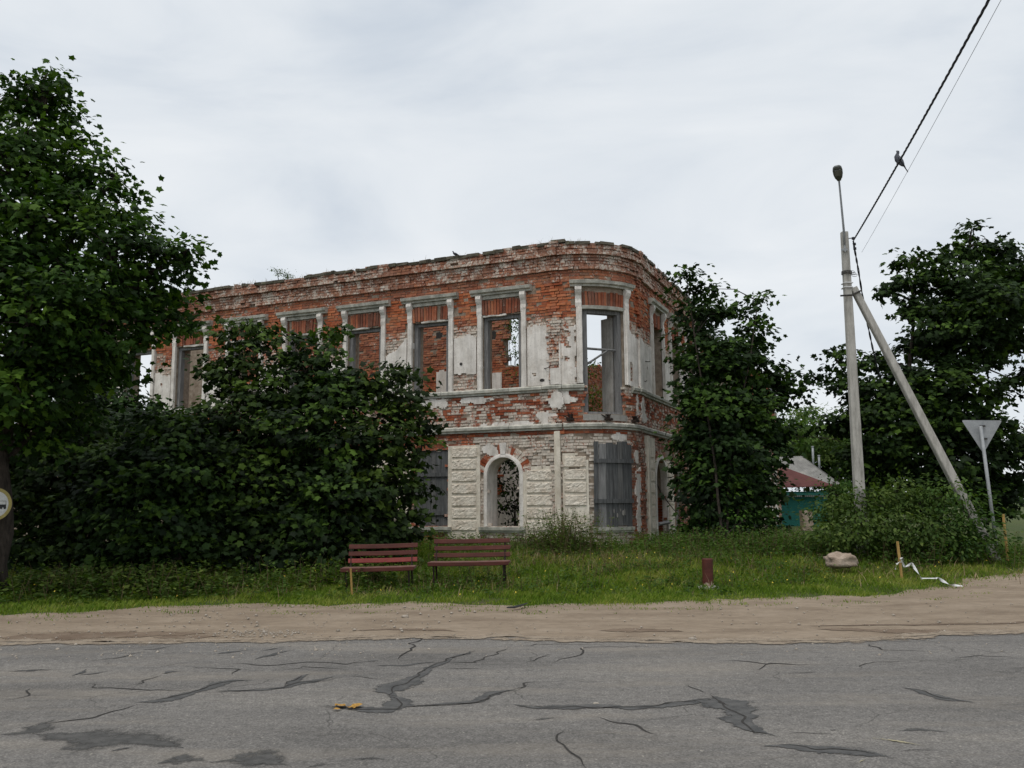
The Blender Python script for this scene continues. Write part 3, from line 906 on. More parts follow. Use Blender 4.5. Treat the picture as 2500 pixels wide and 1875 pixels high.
# render on the lower piers behind the rough-cast blocks
for a, b, zt in ((-3.40, -2.38, 3.26), (-1.06, -0.16, 2.62), (0.10, 0.80, 2.95), (LA + .67, LA + 1.47, 3.5), (LA + 2.77, LA + 3.75, 2.9), (-6.9, -4.62, 3.26)):
    plaster_sheet('pier_render', FA, a, b, 0.45, zt, lambda s, z: not in_open(s, z, .0) and not (z > 2.5 and abs(s) < 1.1 and noise.noise(Vector((s * 3, z * 3, 2))) > .22), 0.018, M['render'], bld, 0.06)
for k in range(8, 12):
    c = WIN_R[k] + 1.155
    plaster_sheet('pier_render', FA, c - .5, c + .5, 0.45, 3.4, lambda s, z: noise.noise(Vector((s * 1.5, z * 1.5, 4))) < .25, 0.05, M['plaster'], bld, 0.1)
# rough-cast blocks
def block(s0, s1, z0, z1, dd=0.045, bev=0.018):
    nx, nz_ = max(8, int((s1 - s0) / 0.055)), 6
    sd = random.uniform(0, 99)
    Sx = [s0, s0 + bev] + [s0 + bev + (s1 - s0 - 2 * bev) * i / nx for i in range(1, nx)] + [s1 - bev, s1]
    Zx = [z0, z0 + bev] + [z0 + bev + (z1 - z0 - 2 * bev) * i / nz_ for i in range(1, nz_)] + [z1 - bev, z1]
    mb = MB(); vs = []
    for j, z in enumerate(Zx):
        for i, s in enumerate(Sx):
            e = 0 < i < len(Sx) - 1 and 0 < j < len(Zx) - 1
            q = noise.noise(Vector((s * 14, z * 19, sd))) + .7 * noise.noise(Vector((s * 33, z * 40, sd)))
            vs.append(FA(s + (0 if e else .006 * q), z + (0 if e else .006 * q), dd + .013 * q if e else 0.0))
    m_ = len(Sx)
    mb.add(vs, [(r * m_ + i, r * m_ + i + 1, (r + 1) * m_ + i + 1, (r + 1) * m_ + i) for r in range(len(Zx) - 1) for i in range(m_ - 1)])
    return mb.build('rough_block', M['rustic'], bld)
for k in range(7):
    zt = 3.205 - 0.343 * k; zl = zt - 0.285
    block(-3.28, -2.46 - (.03 if k else .0), zl, zt)
    if k >= 2: block(-0.96, -0.19, zl, zt)
    if k not in (0, 5): block(0.14, 0.74, zl, zt)
    block(LA + 0.76, LA + 1.30, zl, zt, .045)
    if k >= 1: block(LA + 2.98, LA + 3.65, zl, zt, .045)
    block(-5.55, -4.72, zl, zt)

# --- ledges, hoods, brackets (profiles swept along the front)
def sweep(name, s0, s1, prof_pts, mat, parent, step=0.2, wob=0.004, seed=0, caps=True):
    n = max(1, int((s1 - s0) / step))
    mb = MB(); vs = []; m_ = len(prof_pts)
    for i in range(n + 1):
        s = s0 + (s1 - s0) * i / n
        for q, (d, z) in enumerate(prof_pts):
            w1 = wob * noise.noise(Vector((s * 3.1, q * 1.7, seed))); w2 = wob * noise.noise(Vector((s * 3.7, q * 2.3, seed + 7)))
            vs.append(FA(s, z + w1, d + (w2 if d > 0 else 0)))
    fs = []
    for i in range(n):
        for q in range(m_):
            r = (q + 1) % m_
            fs.append((i * m_ + q, i * m_ + r, (i + 1) * m_ + r, (i + 1) * m_ + q))
    if caps:
        fs.append(tuple(range(m_))); fs.append(tuple(n * m_ + q for q in range(m_ - 1, -1, -1)))
    mb.add(vs, fs)
    return mb.build(name, mat, parent)
def ledge_prof(z, out=0.0, h=0.16):
    return [(-0.08, z), (0.055 + out, z), (0.06 + out, z + 0.05), (0.105 + out, z + 0.07), (0.11 + out, z + h - 0.02), (0.06 + out, z + h + 0.015), (-0.08, z + h + 0.02)]
ss = list(np.arange(-16.5, -0.4, 2.15)) + [-0.45, 0.12]
for i, (a, b) in enumerate(zip(ss, ss[1:])):
    sweep('ledge', a + 0.006, b - 0.006, ledge_prof(ZMID - 0.02 + 0.004 * random.uniform(-1, 1)), M['stone'], bld, seed=i)
    sweep('ledge', a + 0.006, b - 0.006, ledge_prof(ZLOW + 0.004 * random.uniform(-1, 1)), M['stone'], bld, seed=i + 30)
sweep('ledge', 0.13, 0.72, ledge_prof(ZMID - 0.02), M['stone'], bld, 0.1, seed=51)
sweep('ledge', 2.26, LA - 0.22, ledge_prof(ZMID - 0.02), M['stone'], bld, 0.1, seed=52)
for i, (a, b) in enumerate(((0.16, 1.18), (1.19, 1.86), (1.87, LA - 0.2), (LA - 0.19, LA + 0.26), (LA + 0.27, LA + 4.2), (LA + 4.21, LA + 12), (LA + 12, LA + 24))):
    sweep('ledge', a, b, ledge_prof(ZLOW + 0.008 * math.sin(i)), M['stone'], bld, 0.12, seed=60 + i)
for i, (a, b) in enumerate(((LA - 0.21, LA + 0.26), (LA + 0.27, LA + 4.2), (LA + 4.21, LA + 12), (LA + 12, LA + 24))):
    sweep('ledge', a, b, ledge_prof(ZMID - 0.02, 0.04 if i == 0 else 0), M['stone'], bld, 0.12, seed=80 + i)

def bracket(s, w, name='bracket'):
    pts = [(0.0, 6.98), (0.05, 6.99), (0.065, 7.10), (0.05, 7.20), (0.07, 7.30), (0.12, 7.38), (0.15, 7.46), (0.14, 7.54), (0.10, 7.565), (0.0, 7.565)]
    mb = MB(); m_ = len(pts)
    vs = [FA(x, z, d) for x in (s - w / 2, s + w / 2) for d, z in pts]
    fs = [(q, (q + 1) % m_, m_ + (q + 1) % m_, m_ + q) for q in range(m_)] + [tuple(range(m_ - 1, -1, -1)), tuple(range(m_, 2 * m_))]
    mb.add(vs, fs)
    return mb.build(name, M['plaster'], bld)
def hood(s0, s1, seed):
    z = ZHOOD
    return sweep('hood', s0, s1, [(-0.06, z), (0.10, z), (0.11, z + 0.045), (0.17, z + 0.075), (0.19, z + 0.16), (0.10, z + 0.185), (-0.06, z + 0.19)], M['stone'], bld, 0.15, 0.006, seed)
def lintel(s0, s1, rnd):
    n = max(6, int((s1 - s0) / 0.088))
    for i in range(n):
        if rnd.random() < 0.05: continue
        a = s0 + (s1 - s0) * i / n; b = s0 + (s1 - s0) * (i + 1) / n - 0.018
        zl = 6.98 + rnd.uniform(-.012, .03); zt = 7.42 + rnd.uniform(-.03, .02)
        d = 0.012 + max(-.022, rnd.gauss(0, .014))
        lean = (i - n / 2 + .5) / n * 0.07
        vs = []
        for dd in (-0.1, d):
            vs += [FA(a - 0 + 0, zl, dd), FA(b, zl, dd), FA(b + lean, zt, dd), FA(a + lean, zt, dd)]
        one = MB(); one.add(vs, BF, (min(1, max(0, rnd.gauss(.22, .2))), 0.16, 0.22))
        one.build('lintel_brick', M['brick'], bld)
rnd_l = random.Random(5)
def surround(a, b, z0, z1, seed):
    for s0, s1, inner in ((a - 0.17, a - 0.005, 1), (b + 0.005, b + 0.17, 0)):
        pr = 0.075
        mb = MB(); vs = []; N = 16
        for j in range(N + 1):
            z = z0 + (z1 - z0) * j / N
            for s, d in ((s0, 0.0), (s0 + 0.012, pr * .6), (s0 + 0.05, pr * .6), (s0 + 0.055, pr), (s1 - 0.01, pr), (s1, pr - .012), (s1, -0.12)):
                e = 0.010 * noise.noise(Vector((s * 9, z * 5, seed)))
                vs.append(FA(s + e, z, d + e * .6))
        fs = [(j * 7 + q, j * 7 + q + 1, (j + 1) * 7 + q + 1, (j + 1) * 7 + q) for j in range(N) for q in range(6)]
        fs += [tuple(N * 7 + q for q in range(7))]
        mb.add(vs, fs)
        mb.build('window_surround', M['plaster'], bld)
def frame(a, b, z0, z1, d=-0.10, w=0.12, dep=0.16, name='window_frame', bottom=False):
    fr = empty(name, parent=bld)
    def bar(nm, s0, s1, za, zb_, sd):
        mb = MB()
        vs = []
        for dd in (d - dep, d):
            vs += [FA(s0, za, dd), FA(s1, za, dd), FA(s1, zb_, dd), FA(s0, zb_, dd)]
        mb.add(vs, BF + [(3, 2, 1, 0)])
        return mb.build(nm, M['wood_grey'], fr)
    bar('jamb', a + 0.004, a + w, z0 + .01, z1 - 0.005, 1)
    bar('jamb', b - w, b - 0.004, z0 + .01, z1 - 0.005, 2)
    bar('head', a + w + .003, b - w - .003, z1 - w * 0.9, z1 - 0.008, 3)
    if bottom: bar('threshold', a + w + .003, b - w - .003, z0 + .005, z0 + 0.07, 4)
    return fr
for k, c in enumerate(WIN_C[:7]):
    a, b = c - 0.60, c + 0.60
    hood(c - 0.94, c + 0.94, k)
    bracket(a - 0.09, 0.16); bracket(b + 0.09, 0.16)
    surround(a, b, 4.82, 6.98, k)
    lintel(a + 0.01, b - 0.01, rnd_l)
    frame(a, b, 4.80, 6.96)
    sweep('fascia', a + 0.01, b - 0.01, [(-.05, 7.45), (0.03, 7.45), (0.035, 7.555), (-.05, 7.555)], M['stone'], bld, seed=k + 200)
    sweep('lintel_edge', a + 0.0 + (.3 if k % 2 else .02), b - (.02 if k % 2 else .45), [(-.06, 6.93), (0.012, 6.935), (0.02, 6.985), (-.06, 6.99)], M['plaster'], bld, 0.05, 0.018, seed=k + 220)
for k, c in enumerate(WIN_R[:4]):
    a, b = c - 0.60, c + 0.60
    hood(c - 0.94, c + 0.94, k + 20)
    bracket(a - 0.09, 0.16); bracket(b + 0.09, 0.16)
    surround(a, b, 4.82, 7.0, k + 20)
    lintel(a + 0.01, b - 0.01, rnd_l)
a, b, c, d, _ = door
hood(a - 0.32, b + 0.34, 40)
bracket(a - 0.10, 0.17); bracket(b + 0.10, 0.17)
surround(a, b, 4.86, 6.98, 41)
lintel(a + 0.01, b - 0.01, rnd_l)
sweep('lintel_edge', a + 0.0, b + 0.0, [(-.06, 6.93), (0.03, 6.935), (0.045, 7.03), (-.06, 7.04)], M['stone'], bld, 0.1, seed=44)
dfr = frame(a, b, c, d, -0.10, 0.14, 0.18, 'door_frame', True)
mb = MB(); mb.tube([FA(a + .1, 5.86, -.2), FA(b - .1, 5.84, -.2)], 0.035, 4); mb.build('transom', M['wood_grey'], dfr)
mb = MB(); mb.tube([FA(a + .1, 5.40, -.24), FA(a + .85, 5.82, -.24)], 0.03, 4); mb.build('brace', M['wood_grey'], dfr)
mb = MB()
Q0, Q1 = Vector(FA(b - .16, 0, -.30)), Vector(FA(b - .20, 0, -.74))
for i in range(4):
    p, q = Q0.lerp(Q1, i / 4 + .005), Q0.lerp(Q1, (i + 1) / 4 - .005)
    t = (q - p).normalized(); nn = Vector((-t.y, t.x, 0)) * 0.02
    vs = [p - nn, q - nn, q + nn, p + nn]
    vs = [(v.x, v.y, c + 0.08) for v in vs] + [(v.x, v.y, d - 0.16) for v in vs]
    one = MB(); one.add(vs, [(3, 2, 1, 0), (4, 5, 6, 7), (0, 1, 5, 4), (1, 2, 6, 5), (2, 3, 7, 6), (3, 0, 4, 7)])
    one.build('door_plank', M['plaster_grey'], dfr)
# concrete sill under the door, and rusted stubs of the lost balcony
sweep('door_sill', a - 0.02, b + 0.04, [(-.3, 3.84), (0.03, 3.84), (0.03, 4.00), (-.3, 4.01)], M['plaster_grey'], bld, 0.1)
for s in (0.34, 1.36, 2.32):
    mb = MB()
    rr = random.Random(int(s * 100))
    ax = -PHI + s / RC
    mb.box(FA(s, 3.865, .05), .20, .20, .05, ax); mb.box(FA(s + .01, 3.93, .03), .05, .16, .12, ax); mb.box(FA(s, 3.99, .03), .13, .14, .03, ax)
    for _ in range(3):
        p = Vector(FA(s + rr.uniform(-.10, .10), 3.88, .06)); q = Vector(FA(s + rr.uniform(-.26, .26), 3.90 + rr.uniform(0, .16), rr.uniform(.04, .12)))
        mb.tube([p, p.lerp(q, .5) + Vector((0, 0, .01)), q], [.022, .018, .010], 5)
    mb.build('balcony_stub', M['rust'], bld)

# --- arched window of the lower floor: ring of bricks, white archivolt, keystone, sill
def arch_ring(o, r0, r1, n, a0, a1, nm, mat, dd, lk, rnd, gap=.1, mb_all=None):
    a, b, c, d, sp = o
    cx = (a + b) / 2
    for i in range(n):
        t0 = a0 + (a1 - a0) * (i + gap / 2) / n; t1 = a0 + (a1 - a0) * (i + 1 - gap / 2) / n
        q1 = r1 + rnd.uniform(-.03, .05)
        e = dd + rnd.gauss(0, .008)
        vs = []
        for x in (-0.1, e):
            vs += [FA(cx - r * math.cos(t), sp + r * math.sin(t), x) for r, t in ((r0, t0), (r0, t1), (q1, t1), (q1, t0))]
        one = MB(); one.add(vs, BF, lk(rnd)); one.build(nm, mat, bld)
lkA = lambda r: (r.gauss(.35, .15), r.choice([.45, .6, .6, .2]), 0)
rnd_a = random.Random(9)
arch_ring(lower[0], 0.53, 0.82, 21, 0.12, math.pi - 0.12, 'arch_brick', M['brick'], 0.015, lkA, rnd_a)
def archivolt(o, r0, r1, dd, mat, nm, a0=0, a1=math.pi, legs=True, deep=0.16, N=24):
    a, b, c, d, sp = o
    cx = (a + b) / 2
    path = []
    if legs: path += [(-1, 0, c + (sp - c) * i / 10) for i in range(10)]
    path += [(math.cos(math.pi - (a0 + (a1 - a0) * i / N)), math.sin(math.pi - (a0 + (a1 - a0) * i / N)), sp) for i in range(N + 1)]
    if legs: path += [(1, 0, sp + (c - sp) * i / 10) for i in range(1, 11)]
    mb = MB(); vs = []
    for i, (ux, uz, z) in enumerate(path):
        w = 0.008 * noise.noise(Vector((i * .8, r0, 1)))
        for r, x in ((r1 + w, 0.0), (r1 + w, dd * .7), ((r0 + r1) / 2, dd), (r0, dd), (r0 - .0, -deep)):
            vs.append(FA(cx + ux * r, z + uz * r, x))
    fs = [(i * 5 + q, i * 5 + q + 1, (i + 1) * 5 + q + 1, (i + 1) * 5 + q) for i in range(len(path) - 1) for q in range(4)]
    mb.add(vs, fs)
    return mb.build(nm, mat, bld)
archivolt(lower[0], 0.495, 0.60, 0.05, M['plaster'], 'archivolt')
archivolt(lower_r[0], 0.635, 0.76, 0.05, M['plaster'], 'archivolt')
for k in (2, 3, 4): archivolt(lower[k], 0.495, 0.62, 0.05, M['render'], 'archivolt')
mb = MB()
a, b, c, d, sp = lower[0]; cx = (a + b) / 2
vs = []
for x in (-.05, .055): vs += [FA(cx - .075, 2.98, x), FA(cx + .075, 2.98, x), FA(cx + .11, 3.30, x), FA(cx - .11, 3.30, x)]
mb.add(vs, BF); mb.build('keystone', M['plaster'], bld)
# deep plastered reveals of that window
mb = MB()
vs, fs = [], []
path = [(a + .003, c + (sp - c) * i / 6) for i in range(7)] + [(cx - .497 * math.cos(math.pi * i / 16), sp + .497 * math.sin(math.pi * i / 16)) for i in range(1, 17)]
for s, z in path: vs += [FA(s, z, -.02), FA(s, z, -.34), FA(s, z, -.66)]
for i in range(len(path) - 1):
    for q in (0, 1): fs.append((i * 3 + q, i * 3 + q + 1, (i + 1) * 3 + q + 1, (i + 1) * 3 + q))
mb.add(vs, fs); mb.build('reveal', M['plaster'], bld, smooth=True)
for s0, s1, sd in ((-2.40, -0.98, 1), (-4.7, -3.28, 2), (0.90, 2.16, 3)):
    sweep('window_sill', s0, s1, [(-.3, .82), (0.05, .82), (0.06, .86), (0.09, .88), (0.10, .965), (-.3, .975)], M['stone'], bld, 0.12, seed=sd + 300)
for s0, s1, zt in ((-0.13, 0.055, 3.56), (LA + .34, LA + .66, 3.52)):   # plastered strips of the lower corner
    mb = MB(); vs = []; N = 14
    for j in range(N + 1):
        z = .46 + (zt - .46) * j / N
        for s, dd in ((s0, 0), (s0 + .01, .06), (s0 + .07, .065), (s0 + .08, .10), (s1 - .05, .10), (s1, .085), (s1, 0)):
            e = .008 * noise.noise(Vector((s * 7, z * 3, 5)))
            vs.append(FA(s + e, z, dd + e))
    mb.add(vs, [(j * 7 + q, j * 7 + q + 1, (j + 1) * 7 + q + 1, (j + 1) * 7 + q) for j in range(N) for q in range(6)] + [tuple(N * 7 + q for q in range(7))])
    mb.build('corner_strip', M['render'], bld)

# --- plank shutters
def shutter(s0, s1, z0, z1, n, ledgers, d=0.02, tilt=0.0, seed=0):
    rr = random.Random(seed)
    sh = empty('shutter', parent=bld)
    ws = [rr.uniform(.7, 1.3) for _ in range(n)]; tot = sum(ws)
    x = s0
    for i, w in enumerate(ws):
        w = w / tot * (s1 - s0)
        a, b = x + .005, x + w - .005
        x += w
        dz = rr.uniform(-.045, .045); e = rr.uniform(0, .014)
        vs = []
        for dd in (d - .03 + e, d + e):
            vs += [FA(a + tilt * 0, z0 + dz * .5, dd), FA(b, z0 + dz * .5, dd), FA(b + tilt, z1 + dz, dd), FA(a + tilt, z1 + dz, dd)]
        mb = MB(); mb.add(vs, BF + [(3, 2, 1, 0)])
        mb.build('plank', M['wood_grey'] if (i == 1 and seed == 1) else M['wood_mid'] if (i * 5 + seed) % 3 == 0 else M['wood_dark'], sh)
    for z in ledgers:
        mb = MB(); vs = []; N = 5
        for i in range(N + 1):
            s = s0 - .01 + (s1 - s0 + .02) * i / N + tilt * (z - z0) / (z1 - z0)
            vs += [FA(s, z - .055, d + .016), FA(s, z - .055, d + .055), FA(s, z + .055, d + .055), FA(s, z + .055, d + .016)]
        fs = [(i * 4 + q, i * 4 + (q + 1) % 4, (i + 1) * 4 + (q + 1) % 4, (i + 1) * 4 + q) for i in range(N) for q in range(4)] + [(0, 1, 2, 3), (N * 4 + 3, N * 4 + 2, N * 4 + 1, N * 4)]
        mb.add(vs, fs); mb.build('ledger', M['wood_dark'], sh)
    return sh
s1_ = shutter(0.92, 2.13, 0.99, 3.24, 7, (2.74, 1.66), 0.035, 0.03, 1)
mb = MB()
for s, z, w, h in ((1.56, 1.28, .018, .05), (1.74, 1.34, .03, .07), (1.80, 1.36, .012, .08), (1.46, 1.40, .010, .05), (1.66, 1.42, .012, .04)):
    N = 8
    base = len(mb.v)
    vs = [FA(s + w * math.cos(6.28 * i / N) * (1 + .4 * random.random()), z + h * math.sin(6.28 * i / N) * (1 + .4 * random.random()), .0825) for i in range(N)]
    mb.add(vs, [tuple(range(N))])
mb.build('whitewash_smear', M['plaster_grey'], s1_)
shutter(-4.52, -3.42, 1.0, 3.14, 5, (2.45, 1.35), -0.06, 0, 2)
shutter(WIN_C[2] - .5, WIN_C[2] + .5, 1.0, 2.86, 5, (2.3, 1.4), -0.3, 0, 3)
shutter(WIN_C[3] - .5, WIN_C[3] + .5, 1.0, 2.86, 5, (2.3, 1.4), -0.3, 0, 4)

# --- coping of weathered bricks and turf on the wall top
mb = MB()
rr = random.Random(12)
s = -16.4
pieces = 0
while s < LA + 7.4:
    ln = rr.choice([.26, .26, .13, .4])
    if rr.random() < .86:
        z = top_z(s) + rr.uniform(-.012, .012)
        h = rr.uniform(.03, .055)
        vs = []
        for zz in (z - .05, z + h):
            vs += [FA(s, zz, -.16), FA(s, zz, .155 + rr.uniform(-.03, .03)), FA(s + ln - .01, zz, .155 + rr.uniform(-.03, .03)), FA(s + ln - .01, zz, -.16)]
        one = MB(); one.add(vs, [(3, 2, 1, 0), (4, 5, 6, 7), (0, 1, 5, 4), (1, 2, 6, 5), (2, 3, 7, 6), (3, 0, 4, 7)])
        one.build('coping_brick', M['moss'], bld)
    s += ln

# --- inner walls
GI = plane(P1 - NL * 4.6, U, NL)              # cross wall, parallel to the left wing
def top_i(s):
    z = 8.5 + 0.2 * n1(s, .9, 55)
    if -9.4 < s < -8.4: z = 7.85 + .06 * n1(s, 3, 4)
    if s > -3.45: z = 6.3 + .15 * n1(s, 5, 6)
    return z
def right_i(z):
    if z < 6.25: return -2.75
    return -3.58 + 0.10 * n1(z, 2.1, 15) + 0.07 * n1(z, 7, 16) - .10 * (z > 6.6) * (z < 7.2)
holes = [(-6.22, 7.55, .17, .14), (-4.10, 7.38, .13, .17), (-11.0, 5.8, .4, .6), (-13.6, 5.9, .45, .7), (-15.8, 5.6, .4, .9)]
def hole_i(s, z): return any(abs(s - a) < w and abs(z - b) < h for a, b, w, h in holes)
def keep_i(s, z): return z < top_i(s) and s < right_i(z) and not hole_i(s, z)
wall_core('inner_wall_core', GI, list(np.arange(-19, -2.7, .12)), list(np.arange(.4, 8.9, .12)), lambda s, z: z < top_i(s) - .06 and s < right_i(z) - .06, .5, -.02, M['mortar'], bld)
for a, b, w, h in holes:  # flat dark sheet in each shallow recess paints the hole's shade
    mb = MB(); mb.add([GI(a - w * .8, b - h * .8, -.014), GI(a + w * .7, b - h * .85, -.014), GI(a + w * .8, b + h * .6, -.014), GI(a + .1 * w, b + h * .85, -.014), GI(a - w * .7, b + h * .7, -.014)], [(0, 1, 2, 3, 4)]); mb.build('hole_shade', M['crackm'], bld)
def pl_i(s, z):
    if z < 6.05 + .12 * n1(s, 3, 2) and -4.4 < s < -3.78 + .08 * n1(z, 4, 1): return True
    if z < 6.25 + .1 * n1(s, 4, 2) and -6.30 + .08 * n1(z, 4, 1) < s < -5.7: return True
    return z < 6.3 + .4 * n1(s, 2, 8) and s < -9.6 and n1(s, 1.0, 71) > -.25
def look_i(s, z, rnd):
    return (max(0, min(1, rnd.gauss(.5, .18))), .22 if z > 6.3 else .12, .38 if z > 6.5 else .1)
mb = MB()
for s, z, vs, lk in brick_field(GI, -16, -2.75, 3.9, 8.9, keep_i, look_i, seed=21): mb.add(vs, BF, lk)
tag(mb.build('inner_brickwork', M['brick'], bld), kind='stuff')
plaster_sheet('inner_plaster', GI, -6.6, -3.6, 3.9, 6.4, lambda s, z: pl_i(s, z), .035, M['plaster'], bld, .06)
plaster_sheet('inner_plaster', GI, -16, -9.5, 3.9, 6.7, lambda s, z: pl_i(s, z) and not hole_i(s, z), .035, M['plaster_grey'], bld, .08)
GW = plane(P2 - U * 4.6, WV, U)      # rear wall of the right wing
def top_w(s): return 6.1 + .13 * (s - 1.5) + .2 * n1(s, .8, 91) + .12 * n1(s, 3, 92)
wall_core('rear_wall_core', GW, list(np.arange(2.85, 26, .4)), list(np.arange(.4, 9.2, .15)), lambda s, z: z < top_w(s) - .1, .5, -.02, M['mortar'], bld)
mb = MB()
for s, z, vs, lk in brick_field(GW, 2.9, 14, 3.4, 8.0, lambda s, z: z < top_w(s), lambda s, z, r: (max(0, min(1, r.gauss(.5, .2))), .30, .12), seed=23): mb.add(vs, BF, lk)
tag(mb.build('rear_brickwork', M['brick'], bld), kind='stuff')
# plastered wall seen through the arched window
GL = plane(P1 - NL * 3.6 + U * (-.2), U, NL)
wall_core('lower_inner_wall', GL, [-6, -4, -2.2, 1.2], [.4, 3.4], lambda s, z: True, .3, 0, M['plaster'], bld)
mb = MB()
for s, z, vs, lk in brick_field(GL, -3.8, -3.0, 1.9, 3.3, lambda s, z: s < -3.16 + .12 * n1(z, 4, 3), lambda s, z, r: (.35, .05, 0), seed=25, profile=lambda s, z: .02): mb.add(vs, BF, lk)
tag(mb.build('lower_inner_brickwork', M['brick'], bld), kind='stuff')
# planks and battens at the ruined side doorway
mb = MB(); c = WIN_R[0]
mb.tube([FA(c - .42, .5, -.25), FA(c - .40, 2.1, -.2)], .05, 4); mb.build('door_post', M['wood_dark'], bld)
mb = MB(); mb.tube([FA(c - .52, .98, .03), FA(c + .75, 1.02, .06)], .055, 4); mb.build('cross_plank', M['wood_grey'], bld)
mb = MB()
for s, z, vs, lk in brick_field(FA, c - .25, c + .5, .45, 1.9, lambda s, z: s > c + .0 + .15 * n1(z, 4, 2) and z < 1.75, lambda s, z, r: (.4, .05, 0), lambda s, z: -.3, seed=28): mb.add(vs, BF, lk)
tag(mb.build('blocking_brickwork', M['brick'], bld), kind='stuff')
# iron pins on the corner
for s, z, L_ in ((-.42, 5.32, .22), (LA + .55, 5.72, .3), (LA + .35, 5.1, .08)):
    mb = MB(); mb.tube([FA(s, z, .0), FA(s + L_ * .5, z - .01, .08), FA(s + L_, z + .02, .10)], .012, 5); mb.build('iron_pin', M['rust'], bld)
for s, z, w, h in ((-.46, 4.99, .075, .045), (-2.98, 5.62, .045, .045)):   # round beam holes, their dark inside painted as flat discs
    mb = MB(); N = 10
    vs = [FA(s + w * math.cos(6.28 * i / N), z + h * math.sin(6.28 * i / N), .0385) for i in range(N)] + [FA(s + .8 * w * math.cos(6.28 * i / N), z + .8 * h * math.sin(6.28 * i / N), .0365) for i in range(N)]
    mb.add(vs, [(i, (i + 1) % N, N + (i + 1) % N, N + i) for i in range(N)] + [tuple(range(N, 2 * N))])
    mb.build('hole_shade', M['crackm'], bld)

# ------------------------------------------------------------------ vegetation
_half = [(0.0, 0.0), (0.32, -0.04), (0.31, 0.22), (0.55, 0.50), (0.28, 0.58), (0.0, 0.96)]
_out = _half + [(-x, y) for x, y in _half[-2:0:-1]]
LEAF_V = np.array([(0, 0.36, 0.0)] + [(x, y, -0.16 * abs(x) - 0.22 * y * y) for x, y in _out], float)
LEAF_V[0, 2] = 0.03
LEAF_T = np.array([(0, 1 + i, 1 + (i + 1) % len(_out)) for i in range(len(_out))])
OVAL_V = np.array([(0, 0, 0), (0.26, 0.35, -0.06), (0.20, 0.75, -0.14), (0, 1.05, -0.25), (-0.20, 0.75, -0.14), (-0.26, 0.35, -0.06)], float)
OVAL_T = np.array([(0, 1, 2), (0, 2, 3), (0, 3, 4), (0, 4, 5)])
BLADE_V = np.array([(-0.5, 0, 0), (0.5, 0, 0), (0.32, 0.55, 0.10), (-0.32, 0.55, 0.10), (0, 1.0, 0.38)], float)
SHORT_V = np.array([(-0.5, 0, 0), (0.5, 0, 0), (0.3, 0.6, 0.12), (0, 1.0, 0.4)], float)
SHORT_T = np.array([(0, 1, 2), (0, 2, 3)])
BLADE_T = np.array([(0, 1, 2), (0, 2, 3), (3, 2, 4)])

def unit(a): return a / np.maximum(np.linalg.norm(a, axis=-1, keepdims=True), 1e-9)
def stamp(P, Yd, Nd, size, TV, TT, width=None):
    """copies a template to points P: Yd = pointing direction, Nd = face normal"""
    Y = unit(Yd); X = unit(np.cross(Y, Nd)); Z = np.cross(X, Y)
    sy = size[:, None, None]; sx = (width if width is not None else size)[:, None, None]
    V = P[:, None, :] + X[:, None, :] * TV[None, :, 0:1] * sx + Y[:, None, :] * TV[None, :, 1:2] * sy + Z[:, None, :] * TV[None, :, 2:3] * sy
    n, m_ = len(P), len(TV)
    T = (TT[None] + (np.arange(n) * m_)[:, None, None]).reshape(-1, 3)
    return V.reshape(-1, 3), T

def crown_arrays(blobs, per_m2, size, r, clump=0.42, tmpl='maple', shell=0.45, light=1.0, layer=0.35):
    """leaves in flattened sprays spread through the crown's lobes"""
    Ps, Ys, Ns, Ss, Ts, CC = [], [], [], [], [], []
    zmin = min(b[0][2] - b[1] for b in blobs); zmax = max(b[0][2] + b[1] for b in blobs)
    for c, rad, *rest in blobs:
        sq = rest[0] if rest else 0.85
        area = 4 * math.pi * rad * rad
        nc = max(4, int(area * per_m2 / 26))
        d = unit(r.normal(size=(nc, 3)))
        rr = rad * (shell + (1.06 - shell) * r.random(nc) ** 0.6)
        C = np.array(c) + d * rr[:, None] * np.array([1, 1, sq])
        for q in range(nc):
            m_ = int(r.integers(16, 36))
            cl = clump * r.uniform(0.6, 1.3)
            off = r.normal(size=(m_, 3)) * np.array([cl, cl, cl * layer]) * 0.6
            P = C[q] + off
            outw = unit(d[q] * np.array([1, 1, 0.3]) + 0.0)
            Yd = outw * 0.7 + off * 0.9 / cl + np.array([0, 0, -0.45]) + r.normal(size=(m_, 3)) * 0.45
            Nd = np.array([0, -.12, 0.62]) + d[q] * 0.75 + r.normal(size=(m_, 3)) * 0.36
            Ps.append(P); Ys.append(Yd); Ns.append(Nd)
            Ss.append(size * r.uniform(0.5, 1.15, m_))
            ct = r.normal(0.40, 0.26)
            Ts.append(np.clip(ct + r.normal(0, 0.13, m_) + 0.14 * (C[q][2] - zmin) / (zmax - zmin + .01), 0, 1) * light)  # lit sprays and light from above painted into the leaf tone
            CC.append(C[q])
    P, Y, N, S, T = map(np.concatenate, (Ps, Ys, Ns, Ss, Ts))
    TV, TT = (LEAF_V, LEAF_T) if tmpl == 'maple' else (OVAL_V, OVAL_T)
    V, F = stamp(P, Y, N, S, TV, TT)
    return V, F, np.repeat(T, len(TV)), CC

